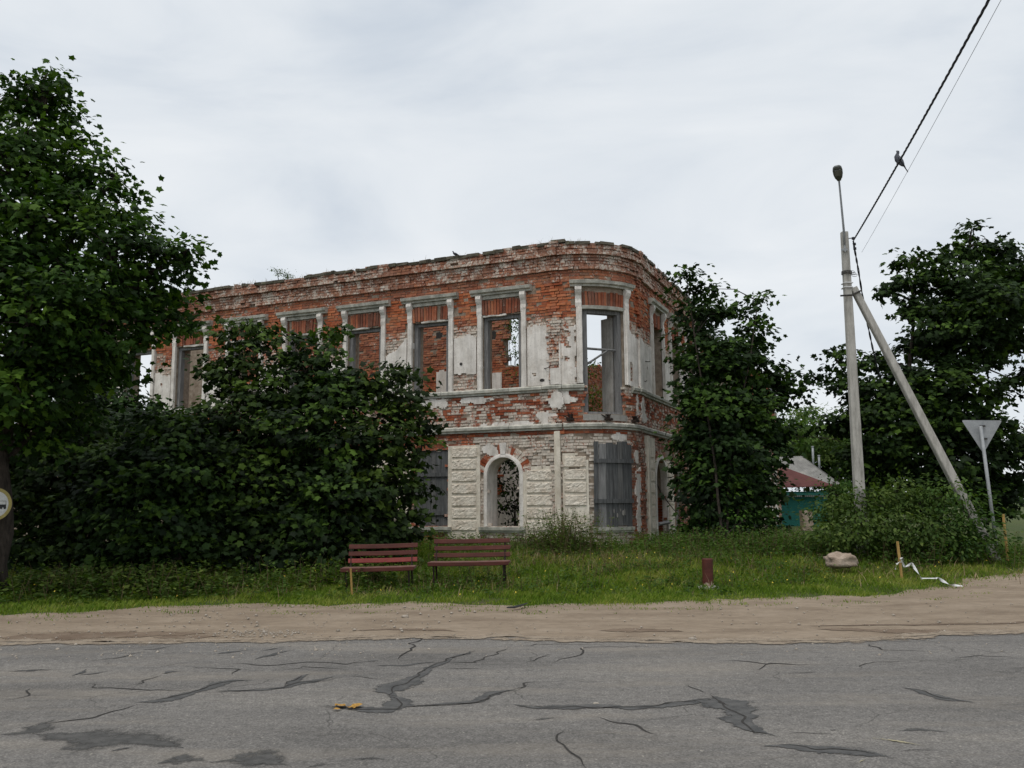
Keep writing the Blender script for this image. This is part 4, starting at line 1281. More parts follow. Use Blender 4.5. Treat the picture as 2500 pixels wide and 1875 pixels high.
def tree(name, label, base, blobs, stems, r, per_m2=34, size=0.155, mat='maple', clump=0.42, tmpl='maple', trunk_r=0.14, group=None, cat='tree', twigs=1.0, shell=0.45, layer=0.35):
    base = Vector(base)
    root = empty(name, base)
    tag(root, label, cat, group)
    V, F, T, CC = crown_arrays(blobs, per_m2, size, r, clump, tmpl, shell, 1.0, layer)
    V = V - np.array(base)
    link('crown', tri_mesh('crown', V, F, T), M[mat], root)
    mb = MB()
    for st in stems:                                   # trunk and limbs: polylines with radii
        pts = [Vector(p) - base for p, _ in st]; rad = [q for _, q in st]
        fine, fr = [], []
        for i in range(len(pts) - 1):
            for j in range(4):
                t = j / 4
                w = 0.25 * rad[i]
                fine.append(pts[i].lerp(pts[i + 1], t) + Vector((r.normal() * w, r.normal() * w, 0)) * (1 if j else 0)); fr.append(rad[i] * (1 - t) + rad[i + 1] * t)
        fine.append(pts[-1]); fr.append(rad[-1])
        mb.tube(fine, fr, 8)
    anchors = [Vector(p) - base for st in stems for p, _ in st[1:]]
    B = [Vector(b[0]) - base for b in blobs]
    for b in B:
        a = min(anchors, key=lambda q: (q - b).length + max(0, q.z - b.z) * 2)
        mid = a.lerp(b, .5) + Vector((0, 0, .12 * (a - b).length))
        mb.tube([a, mid, b], [trunk_r * .30, trunk_r * .2, trunk_r * .1], 5)
    for c in CC:
        if r.random() > 0.5 * twigs: continue
        c = Vector(c) - base
        b = min(B, key=lambda q: (q - c).length)
        mb.tube([b, b.lerp(c, .5) + Vector((0, 0, .06)), c], [trunk_r * .09, trunk_r * .06, .006], 3, cap=False)
    mb.build('trunk', M['bark'], root, smooth=True)
    return root
def foot(px, Y, z=None):
    x = at(px, 1230, Y).x
    return Vector((x, Y, gz(x, Y) if z is None else z))
def bl(L_, jit=0.0, r=None):
    return [(tuple(at(px, py, Y)), rad, *rest) for px, py, Y, rad, *rest in L_]

r = np.random.default_rng(11)
# the big maple at the edge of the road
lb = ground_pt(-12, 1452); lb = Vector((lb.x, lb.y, gz(lb.x, lb.y)))
YL = lb.y
big = bl([(108, 190, YL, .30), (60, 210, YL, .28), (115, 235, YL, .3), (130, 290, YL + .4, .42), (20, 240, YL - .2, .40), (60, 330, YL - .4, .62), (180, 350, YL + .3, .42), (20, 420, YL - .6, .7), (130, 430, YL + .6, .6), (230, 420, YL, .50), (285, 450, YL + .3, .32), (60, 530, YL - .9, .8),
          (210, 520, YL - .5, .66), (310, 530, YL + .3, .42), (130, 610, YL + .6, .8), (270, 620, YL - .6, .66), (370, 620, YL + .1, .46), (415, 640, YL, .36), (462, 608, YL - .1, .20), (450, 650, YL + .2, .24), (0, 660, YL - 1.3, .95), (180, 710, YL - 1.2, .75),
          (320, 710, YL + .6, .66), (400, 730, YL + .5, .46), (70, 790, YL - 1.4, .9), (240, 800, YL - .8, .75), (350, 800, YL + .3, .55), (430, 780, YL + .6, .32), (150, 890, YL - .6, .85), (20, 930, YL - 1.2, .85), (280, 880, YL + .3, .6), (60, 1040, YL + .2, .8), (180, 1000, YL + .8, .6),
          (-110, 380, YL, 1.0), (-240, 520, YL, 1.3), (-160, 700, YL - 1, 1.4), (-380, 700, YL, 1.5), (-300, 900, YL - .5, 1.4), (-120, 950, YL - .5, 1.1)])
tree('maple_tree', 'tall broad maple at the roadside, its dark trunk behind the round sign', lb, big,
     [[(lb, .24), (at(-8, 1150, YL), .21), (at(20, 950, YL), .18), (at(70, 700, YL), .13), (at(90, 450, YL), .09), (at(105, 270, YL), .04)],
      [(at(-5, 1000, YL), .12), (at(150, 850, YL - .6), .08), (at(300, 700, YL), .05), (at(440, 630, YL), .025)],
      [(at(10, 980, YL), .13), (at(-150, 750, YL), .10), (at(-250, 550, YL), .06)],
      [(at(60, 760, YL), .08), (at(190, 560, YL), .05), (at(280, 430, YL), .03)]], r, 138, .142, 'maple', .36, trunk_r=.2, shell=.3)

# self-seeded maples in front of the left wing
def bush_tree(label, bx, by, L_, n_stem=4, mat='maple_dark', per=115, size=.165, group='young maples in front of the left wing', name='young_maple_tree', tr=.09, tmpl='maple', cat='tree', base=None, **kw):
    b = base if base is not None else ground_pt(bx, by)
    B = bl(L_)
    stems = []
    for i in range(n_stem):
        t = Vector(B[int(i * len(B) / n_stem)][0])
        s = b + Vector((r.normal() * .18, r.normal() * .18, 0)); s.z = gz(s.x, s.y) - .03
        stems.append([(s, tr * .55), (s.lerp(t, .35) + Vector((r.normal() * .1, r.normal() * .1, .1)), tr * .45), (s.lerp(t, .75), tr * .3), (t, tr * .15)])
    return tree(name, label, b, B, stems, r, per, size, mat, .38, tmpl, tr, group, cat, **kw)
bush_tree('bushy maple whose leaves touch the boarded window behind the benches', 955, 1395,
          [(985, 905, 20.6, .30), (960, 960, 20.4, .55), (900, 935, 20.2, .45), (1000, 1010, 20.6, .4), (1040, 1035, 20.8, .22), (930, 1060, 19.8, .7), (995, 1100, 20.4, .45), (930, 1180, 19.6, .75), (995, 1190, 20.2, .42), (920, 1290, 19.6, .65), (980, 1285, 20.2, .4), (870, 1120, 20, .7), (880, 1250, 19.6, .7), (1010, 1250, 20.6, .25), (880, 1350, 18.8, .4), (950, 1355, 19, .35)])
bush_tree('bushy maple reaching highest over the upper windows of the left wing', 790, 1400,
          [(805, 810, 20.6, .28), (795, 870, 20.4, .4), (720, 850, 20.8, .35), (745, 910, 20.4, .5), (835, 930, 20.4, .5), (700, 960, 20.2, .6), (800, 990, 19.8, .8), (720, 1060, 19.6, .85), (820, 1100, 19.4, .8), (730, 1180, 19.2, .9), (830, 1220, 19, .8), (760, 1290, 18.8, .7), (690, 1280, 19.0, .7), (790, 1355, 18.2, .4), (700, 1360, 18.2, .4)])
bush_tree('broad bushy maple covering the middle of the left wing', 590, 1400,
          [(600, 800, 20.8, .35), (650, 820, 20.9, .3), (560, 830, 21, .35), (620, 880, 20.4, .5), (560, 920, 20.4, .5), (530, 900, 20.8, .35), (660, 960, 20.2, .55), (585, 1010, 19.8, .75), (510, 1010, 19.8, .5), (640, 1090, 19.2, .85), (540, 1120, 19.2, .85), (600, 1210, 18.8, .9), (520, 1250, 18.8, .8), (620, 1300, 18.6, .6), (480, 1110, 19.2, .6), (610, 1365, 18, .4), (530, 1360, 18, .4)])
bush_tree('low spreading maple with drooping boughs beside the big roadside maple', 410, 1400,
          [(440, 1070, 18.8, .6), (370, 1060, 19, .6), (400, 1130, 18.4, .8), (320, 1130, 18.8, .7), (460, 1190, 18.2, .75), (370, 1230, 18.0, .8), (290, 1220, 18.4, .7), (440, 1290, 17.8, .6), (340, 1310, 17.8, .55), (440, 1365, 17.5, .4), (350, 1370, 17.5, .4), (260, 1360, 17.8, .4)])
bush_tree('shaded maple thicket tree deep behind the round road sign', 150, 1385,
          [(100, 1080, 20, .8), (200, 1060, 20, .7), (30, 1130, 19.8, .9), (160, 1170, 19.6, .95), (260, 1120, 20, .75), (60, 1240, 19.4, .9), (200, 1270, 19.2, .8), (-60, 1150, 20, 1.0), (290, 1230, 19.6, .7), (120, 1320, 19, .6), (60, 1345, 18.4, .5), (180, 1350, 18.4, .5)])
bush_tree('narrow maple growing against the far end of the left wing', 290, 1360,
          [(270, 1000, 22.5, .7), (330, 1010, 23, .6), (210, 960, 22.5, .8), (300, 1110, 22.5, .9), (400, 1040, 23, .6), (200, 1100, 22.5, 1), (380, 1150, 22.8, 1.0), (480, 1080, 23, .7), (480, 1190, 22.8, 1), (600, 1120, 23, .9), (620, 1230, 23, .9), (740, 1180, 23, 1), (850, 1200, 23, .9)], 5)
# maple by the right wing
bush_tree('tall bushy maple hiding most of the right-hand wing', 1770, 1365,
          [(1675, 672, 24.8, 0.20), (1678, 715, 24.8, 0.32), (1690, 770, 24.8, 0.50), (1738, 705, 25, 0.22), (1740, 760, 25, 0.42), (1765, 755, 25, 0.15), (1850, 735, 25.2, 0.25), (1835, 770, 25.2, 0.30), (1845, 815, 25.2, 0.42), (1810, 850, 25, 0.55), (1700, 850, 24.6, 0.70),
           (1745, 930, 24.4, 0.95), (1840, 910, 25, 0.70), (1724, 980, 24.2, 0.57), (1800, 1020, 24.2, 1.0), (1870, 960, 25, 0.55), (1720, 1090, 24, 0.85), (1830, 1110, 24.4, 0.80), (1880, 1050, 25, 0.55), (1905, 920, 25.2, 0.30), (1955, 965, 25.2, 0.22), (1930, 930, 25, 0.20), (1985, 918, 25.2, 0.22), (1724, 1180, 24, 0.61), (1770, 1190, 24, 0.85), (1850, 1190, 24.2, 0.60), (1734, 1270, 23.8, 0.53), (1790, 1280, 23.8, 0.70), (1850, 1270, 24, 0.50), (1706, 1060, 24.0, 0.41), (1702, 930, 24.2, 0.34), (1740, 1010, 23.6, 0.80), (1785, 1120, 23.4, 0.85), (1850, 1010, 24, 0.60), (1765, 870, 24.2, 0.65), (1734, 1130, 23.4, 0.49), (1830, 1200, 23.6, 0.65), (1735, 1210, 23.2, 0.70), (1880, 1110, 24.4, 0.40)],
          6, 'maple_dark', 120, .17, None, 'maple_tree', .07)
# big maple on the right
rb = ground_pt(2290, 1335)
YR = 24.5
rb = Vector((at(2285, 1300, YR).x, YR, gz(at(2285, 1300, YR).x, YR)))
rbl = bl([(2372, 560, YR, .25), (2365, 610, YR, .45), (2300, 620, YR, .38), (2215, 640, YR, .32), (2290, 680, YR, .6), (2370, 690, YR - .5, .8), (2440, 610, YR, .45), (2470, 660, YR, .7), (2420, 750, YR - 1, .9), (2215, 690, YR, .38), (2155, 715, YR, .24), (2230, 745, YR, .45),
          (2310, 790, YR - .6, .9), (2480, 800, YR, .8), (2390, 850, YR - .6, .8), (2260, 850, YR + .4, .75), (2330, 940, YR - .6, .95), (2210, 930, YR, .7), (2130, 880, YR + .3, .42), (2050, 860, YR, .18), (2070, 900, YR, .3), (2110, 945, YR, .5), (2040, 945, YR, .18),
          (2170, 1010, YR - .3, .8), (2270, 1040, YR - .5, .9), (2390, 1040, YR - .4, .75), (2080, 1030, YR, .55), (2030, 1040, YR + .2, .35), (2330, 1130, YR - .6, .9), (2200, 1120, YR, .8), (2430, 1130, YR, .65), (2470, 1180, YR, .4), (2100, 1120, YR, .65), (2440, 960, YR, .4), (2500, 1090, YR, .5), (2150, 1200, YR, .6), (2260, 1210, YR, .7), (2400, 1215, YR, .5),
          (2570, 700, YR, 1.0), (2580, 850, YR, .9), (2640, 780, YR, 1.1), (2600, 920, YR, .8), (2480, 930, YR + .4, .3), (2455, 1205, YR, .5), (2435, 1245, YR, .45), (2380, 1190, YR, .6), (2300, 1160, YR - .5, .7), (2240, 980, YR - .6, .8), (2160, 1080, YR - .4, .7), (2310, 1040, YR - .8, .7), (2420, 1060, YR - .6, .7), (2350, 760, YR, .7), (2440, 720, YR, .7), (2120, 1000, YR - .2, .6)])
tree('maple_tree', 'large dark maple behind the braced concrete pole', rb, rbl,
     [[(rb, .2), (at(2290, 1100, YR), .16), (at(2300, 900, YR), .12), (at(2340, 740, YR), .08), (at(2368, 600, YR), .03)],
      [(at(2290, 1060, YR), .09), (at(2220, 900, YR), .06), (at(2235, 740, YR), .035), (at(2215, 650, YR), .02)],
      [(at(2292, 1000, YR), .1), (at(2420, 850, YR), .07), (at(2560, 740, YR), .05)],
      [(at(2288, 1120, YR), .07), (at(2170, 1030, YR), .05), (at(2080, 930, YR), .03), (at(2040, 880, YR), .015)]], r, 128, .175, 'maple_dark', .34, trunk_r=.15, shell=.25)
# shrubs at the foot of the pole
bush_tree('leafy shrub at the foot of the concrete pole', 2110, 1378, [(2060, 1235, 20.15, .45), (2115, 1225, 20.05, .42), (2110, 1280, 19.75, .5), (2040, 1310, 19.75, .42), (2150, 1310, 19.65, .45), (2015, 1265, 20.35, .32), (2090, 1330, 19.45, .38)], 5, 'shrub', 200, .11, 'shrubs around the pole', 'shrub', .05, 'oval', 'shrub')
bush_tree('dense shrub filling the gap between pole and its brace', 2225, 1378, [(2190, 1200, 20.35, .45), (2245, 1230, 20.15, .5), (2190, 1280, 19.85, .52), (2260, 1300, 19.65, .5), (2220, 1335, 19.45, .4), (2150, 1220, 20.45, .4)], 5, 'shrub', 200, .11, 'shrubs around the pole', 'shrub', .05, 'oval', 'shrub')
bush_tree('shrub with upright shoots where the brace meets the ground', 2330, 1378, [(2310, 1220, 19.85, .48), (2352, 1245, 19.65, .42), (2320, 1295, 19.55, .5), (2375, 1290, 19.55, .40), (2350, 1335, 19.25, .35), (2412, 1318, 19.45, .3)], 5, 'shrub', 200, .11, 'shrubs around the pole', 'shrub', .05, 'oval', 'shrub')
bush_tree('dark shrub at the foot of the tall maple beside the right-hand wing', 1760, 1385, [(1705, 1290, 23.2, .42), (1745, 1300, 22.8, .5), (1810, 1300, 22.6, .55), (1870, 1290, 22.8, .45), (1770, 1250, 23.2, .5), (1840, 1240, 23.2, .4), (1715, 1240, 23.4, .35)], 4, 'maple_dark', 120, .12, None, 'shrub', .05, 'oval', 'shrub')
bush_tree('pale-leaved shrub beside the teal house', 2025, 1330, [(2025, 1195, 22.5, .32), (2010, 1240, 22.5, .4), (2045, 1265, 22.2, .45), (2000, 1295, 22, .4), (2050, 1170, 22.6, .25)], 4, 'shrub', 110, .09, None, 'shrub', .05, 'oval', 'shrub')
bush_tree('leafy plant growing inside the ruin behind the arched window', 1265, 1330, [(1262, 1290, 26.2, .45), (1262, 1235, 26.2, .4), (1250, 1190, 26.2, .32), (1262, 1160, 26.2, .25), (1275, 1135, 26.2, .25), (1225, 1240, 26.2, .18), (1222, 1175, 26.3, .10), (1225, 1295, 26.3, .3), (1240, 1125, 26.3, .1)], 4, 'maple_dark', 70, .13, None, 'indoor_bush', .04, 'oval', 'bush', base=foot(1258, 26.2))
bush_tree('green sapling overgrowing the broken inner wall seen through a window', 1268, 1180, [(1268, 930, 29.8, .4), (1262, 860, 29.8, .22), (1258, 830, 29.8, .14), (1275, 800, 29.8, .15), (1275, 870, 29.8, .3), (1240, 800, 29.8, .10), (1255, 785, 29.8, .1), (1266, 960, 29.8, .35)], 3, 'weed', 80, .10, None, 'sapling', .04, 'oval', 'sapling', base=foot(1268, 29.8, 4.2))
bush_tree('creeper hanging over the broken wall seen through the corner doorway', 1440, 1160, [(1436, 910, 31.3, .32), (1445, 955, 31.3, .22), (1437, 990, 31.3, .22), (1452, 975, 31, .16), (1470, 955, 31, .14), (1440, 885, 31.4, .18), (1448, 1000, 31, .15)], 2, 'weed', 90, .10, None, 'creeper', .03, 'oval', 'creeper', base=foot(1440, 31.3, 3.9))
# sapling on the wall top
b = Vector(FA(-9.6, top_z(-9.6) + .02, .05))
tree('birch_sapling', 'thin birch sapling sprouting on top of the left wing', b, [(tuple(b + Vector(v)), q) for v, q in (((.05, 0, .22), .16), ((-.12, 0, .36), .10), ((.2, 0, .2), .12), ((.28, 0, .12), .10))], [[(b, .012), (b + Vector((-.05, 0, .25)), .008), (b + Vector((-.14, 0, .42)), .004)]], r, 16, .05, 'shrub', .16, 'oval', .03, cat='sapling')
# far trees
def far_tree(label, px, py, Y, s):
    c = at(px, py, Y)
    b = Vector((c.x, Y, gz(c.x, Y)))
    L_ = [(tuple(c + Vector((r.normal() * s * .55, r.normal() * s * .4, r.normal() * s * .5))), s * r.uniform(.35, .6)) for _ in range(9)]
    L_ += [((b.x + r.normal() * s * .4, b.y, b.z + (c.z - b.z) * t), s * .5) for t in (.3, .5, .7)]
    return tree('far_tree', label, b, L_, [[(b, .2), (b.lerp(c, .5), .15), (c, .06)]], r, 22, .34, 'shrub', .7, 'oval', .2, 'trees beyond the teal house', twigs=.3)
far_tree('green tree rising behind the ruin\'s far end', 1900, 1070, 66, 2.6)
far_tree('rounded green tree above the grey corrugated roof', 1965, 1075, 72, 2.8)
far_tree('green tree behind the two vent pipes', 2030, 1085, 70, 2.8)
far_tree('dark tree beyond the large right-hand maple', 2120, 1120, 64, 2.6)

# ------------------------------------------------------------------ grass, weeds
def scatter(n, x0, x1, y0, y1, dens):
    """rejection-sampled spots in view, density by dens(x, y)"""
    out = []
    while len(out) < n:
        xs = r.uniform(x0, x1, 4000); ys = r.uniform(y0, y1, 4000); q = r.random(4000)
        for x, y, p in zip(xs, ys, q):
            if abs(x) > y * .66 + 1: continue
            if p < dens(x, y): out.append((x, y))
            if len(out) >= n: break
    return np.array(out)
def inside_building(x, y):
    v = Vector((x, y, 0)) - P1
    a = v.dot(NL); b_ = (Vector((x, y, 0)) - P2).dot(U)
    return a < 0.02 and b_ < 0.02
def heights(XY): return np.array([gz(x, y) for x, y in XY])
def dryness(x, y):
    return math.exp(-((x - 1.8) / 2.6) ** 2 - ((y - 19.4) / 1.3) ** 2) + .3 * math.exp(-((x + 4) / 4) ** 2 - ((y - 17.0) / 1.0) ** 2) * (.5 + noise.noise(Vector((x, y, 3)))) + .6 * math.exp(-((x - 7) / 3.5) ** 2 - ((y - 17.6) / 1.0) ** 2) * (.6 + noise.noise(Vector((x, y, 9))))
def blades(name, XY, h, w, mat, lean=.35, tone=(.5, .2), hv=.4, short=False):
    BV, BT = (SHORT_V, SHORT_T) if short else (BLADE_V, BLADE_T)
    n = len(XY)
    P = np.column_stack([XY, heights(XY) - .012])
    an = r.uniform(0, 2 * np.pi, n)
    D = np.column_stack([np.cos(an), np.sin(an), np.zeros(n)])
    Y = np.array([0, 0, 1.0]) + D * r.uniform(0, lean, n)[:, None]
    hh = h * r.uniform(1 - hv, 1 + hv, n) if not hasattr(h, '__len__') else h
    V, F = stamp(P, Y, D + np.array([0, 0, .01]), hh, BV, BT, np.full(n, w) * r.uniform(.7, 1.3, n))
    t = np.array([.5 + .55 * noise.noise(Vector((x * .9, y * .9, 2))) + .3 * noise.noise(Vector((x * 3.3, y * 3.3, 7))) for x, y in XY])
    if name != 'dry_grass': t = t + .3 * np.array([min(1.2, dryness(x, y)) for x, y in XY])
    T = np.clip(t * tone[0] * 2 + r.normal(0, tone[1], n), 0, 1)
    return link(name, tri_mesh(name, V, F, np.repeat(T, len(BV))), M[mat])
def edge_d(x, y): return y - sand_far(x)
def d_lawn(x, y):
    e = edge_d(x, y) - (0.34 * n1(x, 0.9, 3) + 0.24 * n1(x, 3.1, 9)) + .15 * n1(x, 5, 43)
    if e < 0: return .22 if e > -.9 and noise.noise(Vector((x * 1.3, y * 3.0, 3))) > .12 else 0
    if inside_building(x, y): return 0
    bare = 1.0
    for bx_, by_, rr_ in ((-2.45, 16.2, .75), (-.8, 17.0, .8), (3.7, 16.5, .4), (-1.7, 15.6, .5)):
        bare *= 1 - .8 * math.exp(-(((x - bx_) / rr_) ** 2 + ((y - by_) / (rr_ * .45)) ** 2))
    if noise.noise(Vector((x * .9, y * 1.6, 31))) > .32: bare *= .35
    return min(1, .06 + e * 1.3 + .4 * max(0, noise.noise(Vector((x * 2.2, y * 4, 13))))) * (1 if y < 18.5 else .55) * bare
XY = scatter(118000, -14, 16, 12.5, 22.5, d_lawn)
hL = np.array([(.04 + .03 * sstep(0, 1.2, edge_d(x, y)) + .05 * sstep(1.8, 4.0, edge_d(x, y)) + .035 * noise.noise(Vector((x, y, 0)))) for x, y in XY]) * r.uniform(.5, 1.5, len(XY))
tag(blades('grass', XY, np.maximum(hL, .025), .014, 'grass', short=True), 'short green verge grass between sand shoulder and ruin', 'grass', kind='stuff')
def d_tall(x, y):
    e = edge_d(x, y)
    if e < 1.8 or inside_building(x, y): return 0
    if abs(x - 6.7) < .8 and y < 19: return 0
    q = noise.noise(Vector((x * .5, y * .7, 11))) * .6 + .45
    return max(0, q) * sstep(1.8, 3.6, e)
XY = scatter(13000, -14, 16, 15.5, 26, d_tall)
tag(blades('tall_grass', XY, r.uniform(.10, .32, len(XY)), .014, 'grass', .6, (.42, .2)), 'taller uncut grass towards the walls', 'grass', kind='stuff')
def d_dry(x, y):
    if inside_building(x, y): return 0
    g = math.exp(-((x - 1.6) / 2.4) ** 2 - ((y - 19.8) / 1.3) ** 2) + .25 * math.exp(-((x + 4) / 5) ** 2 - ((y - 17.6) / 1.5) ** 2) + .2 * math.exp(-((x - 6.5) / 3) ** 2 - ((y - 18.5) / 1.4) ** 2)
    return 1.6 * g * (.6 + .6 * noise.noise(Vector((x * 1.1, y * 1.1, 17))))
XY = scatter(9000, -11, 13, 15.3, 24, d_dry)
tag(blades('dry_grass', XY, r.uniform(.12, .34, len(XY)), .013, 'straw', 2.2, (.45, .25)), 'flattened straw-coloured dry stalks below the corner', 'dry grass', kind='stuff')

def weeds(name, n, dens, hgt, size, mat, box, tone=.45, stems=True):
    XY = scatter(n, *box, dens)
    Ps, Ys, Ns, Ss, Ts = [], [], [], [], []
    mb = MB()
    for i, (x, y) in enumerate(XY):
        g = gz(x, y); h = hgt * r.uniform(.45, 1.25)
        m_ = int(r.integers(8, 20))
        lx, ly = r.normal(0, .12, 2)
        t = r.random(m_) ** .8
        an = r.uniform(0, 6.28, m_)
        D = np.column_stack([np.cos(an), np.sin(an), np.zeros(m_)])
        P = np.column_stack([x + lx * t * h * 2, y + ly * t * h * 2, g + t * h]) + D * .03
        Ps.append(P); Ys.append(D + np.array([0, 0, .35]) + r.normal(0, .25, (m_, 3))); Ns.append(np.array([0, 0, 1.0]) - D * .2 + r.normal(0, .3, (m_, 3)))
        Ss.append(size * r.uniform(.5, 1.3, m_) * (1.15 - .5 * t)); Ts.append(np.clip(r.normal(tone, .14) + r.normal(0, .1, m_) + .15 * t, 0, 1))
        if stems and i % 2 == 0: mb.tube([(x, y, g - .02), (x + lx * h * 2, y + ly * h * 2, g + h)], [.006, .003], 3, cap=False)
    V, F = stamp(np.concatenate(Ps), np.concatenate(Ys), np.concatenate(Ns), np.concatenate(Ss), OVAL_V, OVAL_T)
    me = tri_mesh(name, V, F, np.repeat(np.concatenate(Ts), len(OVAL_V)))
    return link(name, me, M[mat]), mb
def d_base(x, y):
    if inside_building(x, y): return 0
    dist = min(abs((Vector((x, y, 0)) - P1).dot(NL)), abs((Vector((x, y, 0)) - P2).dot(U)) if y > P2.y - 1 else 99)
    return sstep(2.2, .3, dist) if False else max(0, 1 - dist / 2.4)
o, mb = weeds('undergrowth', 1500, d_base, .36, .10, 'weed', (-12, 9, 20, 30))
tag(o, 'leafy weeds growing along the foot of the ruined walls', 'weeds', kind='stuff')
st = mb.build('stems', M['straw'], o)
def d_left(x, y):
    return max(0, math.exp(-((x + 7.3) / 2.0) ** 2 - ((y - 16.3) / .7) ** 2) + .5 * math.exp(-((x + 3.2) / 1.2) ** 2 - ((y - 17.4) / .6) ** 2))
o, mb = weeds('low_weeds', 620, d_left, .42, .12, 'weed', (-11, -1, 15, 19), .42)
tag(o, 'low bright-leaved weeds in front of the dark maples', 'weeds', kind='stuff'); mb.build('stems', M['straw'], o)
def d_right(x, y):
    if abs(x - 6.85) < 1.0 and y < 19.6: return 0
    return max(0, .8 * math.exp(-((x - 5.6) / 2.0) ** 2 - ((y - 21.5) / 1.6) ** 2) + .7 * math.exp(-((x - 9.5) / 3) ** 2 - ((y - 20.6) / 1.4) ** 2))
o, mb = weeds('rank_weeds', 1500, d_right, .5, .085, 'weed', (2, 15, 17, 25), .42)
tag(o, 'rank weeds between the right-hand wing and the pole', 'weeds', kind='stuff'); mb.build('stems', M['straw'], o)
def d_mid(x, y):
    return max(0, math.exp(-((x - 1.25) / .6) ** 2 - ((y - 21.2) / .8) ** 2)) if not inside_building(x, y) else 0
o, mb = weeds('nettle_clump', 360, d_mid, .9, .085, 'weed', (-2, 5, 17.5, 24), .4)
tag(o, 'tall nettles and stalks below the corner plaster strip', 'weeds', kind='stuff'); mb.build('stems', M['straw'], o)
# heap of cut brushwood right of the benches
hb_ = ground_pt(1345, 1378)
mb = MB(); Ps, Ys = [], []
for _ in range(420):
    a_, q_ = r.uniform(0, 6.283), r.random() ** .5
    x, y = hb_.x + 1.15 * q_ * math.cos(a_), hb_.y + .55 * q_ * math.sin(a_)
    z = gz(x, y) + r.uniform(0, .42) * (1 - q_ * q_)
    d_ = Vector((r.normal(), r.normal() * .6, r.normal() * .45 + .15)).normalized() * r.uniform(.15, .55)
    p = Vector((x, y, z)); mb.tube([p - d_ * .5, p + Vector((0, 0, .03)), p + d_ * .5], [.007, .005, .002], 3, cap=False)
    if r.random() < .6: Ps.append(tuple(p + d_ * .4)); Ys.append(tuple(d_))
o = mb.build('brush_heap', M['deadwood']); tag(o, 'heap of cut dead brushwood right of the wider bench', 'brushwood', kind='stuff')
P = np.repeat(np.array(Ps), 5, 0) + r.normal(0, .05, (len(Ps) * 5, 3)); Y = np.repeat(np.array(Ys), 5, 0) + r.normal(0, .3, (len(Ps) * 5, 3))
V, F = stamp(P, Y, np.array([0, 0, 1.]) + r.normal(0, .4, P.shape), r.uniform(.04, .09, len(P)), OVAL_V, OVAL_T)
link('dead_leaves', tri_mesh('dead_leaves', V, F, np.repeat(r.random(len(P)) * .8, len(OVAL_V))), M['deadleaf'], o)
def d_verge(x, y):
    e = edge_d(x, y)
    if inside_building(x, y) or abs(x - 6.7) < .6 and 17 < y < 19: return 0
    return (.15 if e < 1.5 else .9) * (1 if .5 < e < 8 else 0) * max(0, .35 + 1.1 * noise.noise(Vector((x * .8, y * .8, 23))))
o, mb = weeds('broadleaf_weeds', 1500, d_verge, .18, .075, 'weed', (-13, 15, 14.5, 22), .45, False)
tag(o, 'broad-leaved low weeds dotted through the verge grass', 'weeds', kind='stuff')
def d_rough(x, y):
    e = edge_d(x, y)
    if e < 1.3 or inside_building(x, y) or abs(x - 6.7) < .55 and 16.9 < y < 18.2: return 0
    if x < -3.2: return .15
    return sstep(1.3, 2.8, e) * max(0.03, .30 + 1.2 * noise.noise(Vector((x * .75, y * 1.0, 37))))
o, mb = weeds('rough_weeds', 2300, d_rough, .30, .065, 'weed', (-8, 14, 15.2, 22.5), .48)
tag(o, 'rough knee-high weeds between the verge grass and the ruin', 'weeds', kind='stuff'); mb.build('stems', M['straw'], o)
XY = scatter(260, -13, 15, 14.5, 21, lambda x, y: .5 if edge_d(x, y) > .6 else 0)
V, F = stamp(np.column_stack([XY, heights(XY) + .12 + r.random(len(XY)) * .1]), r.normal(size=(260, 3)), np.array([0, 0, 1.]) + r.normal(0, .5, (260, 3)), np.full(260, .035), OVAL_V, OVAL_T)
M['yellowflower'] = mat_noise('yellow_petal', [(0.3, (.55, .38, .03)), (.7, (.7, .55, .08))], 20, .7, 0)
tag(link('yellow_flowers', tri_mesh('yellow_flowers', V, F, np.full(len(V), .5)), M['yellowflower']), 'tiny yellow flowers scattered over the verge', 'flowers', kind='stuff')
# tufts on the wall tops
Pt, hh = [], []
for _ in range(46):
    s = r.uniform(-14, LA + 7); n_ = int(r.integers(5, 14))
    z = top_z(s) + .02
    for _ in range(n_):
        Pt.append(FA(s + r.normal() * .12, z, r.uniform(-.2, .1))); hh.append(r.uniform(.05, .22) * (2.0 if 2.0 < s < 2.7 else 1))
Pt = np.array(Pt); n = len(Pt); an = r.uniform(0, 6.28, n); D = np.column_stack([np.cos(an), np.sin(an), np.zeros(n)])
V, F = stamp(Pt, np.array([0, 0, 1.]) + D * r.uniform(0, .5, n)[:, None], D, np.array(hh), BLADE_V, BLADE_T, np.full(n, .012))
tag(link('wall_top_grass', tri_mesh('wall_top_grass', V, F, np.full(len(V), .6)), M['straw']), 'thin dry grass tufts along the top of the ruin', 'grass', kind='stuff')

# ------------------------------------------------------------------ pole, lamp, wires
M['concrete'] = mat_noise('pole_concrete', [(0.28, (0.26, 0.25, 0.225)), (0.5, (0.40, 0.385, 0.35)), (0.75, (0.50, 0.485, 0.445))], 4, 0.9, 0.35, 0.01, 40, (3, 3, .6))
M['iron'] = mat_noise('dark_iron', [(0.3, (0.03, 0.03, 0.03)), (0.7, (0.07, 0.065, 0.06))], 12, 0.7, 0.2)
M['zinc'] = mat_noise('galvanised_steel', [(0.3, (0.22, 0.235, 0.245)), (0.7, (0.34, 0.355, 0.365))], 5, 0.55, 0.15, spec=.5)
M['lampbody'] = mat_noise('grey_lamp_housing', [(0.3, (0.09, 0.10, 0.095)), (0.7, (0.15, 0.16, 0.15))], 8, 0.5, 0.1, spec=.5)
M['lens'] = mat_noise('lamp_lens', [(0.3, (0.20, 0.21, 0.21)), (0.7, (0.27, 0.28, 0.28))], 8, 0.25, 0, spec=.6)
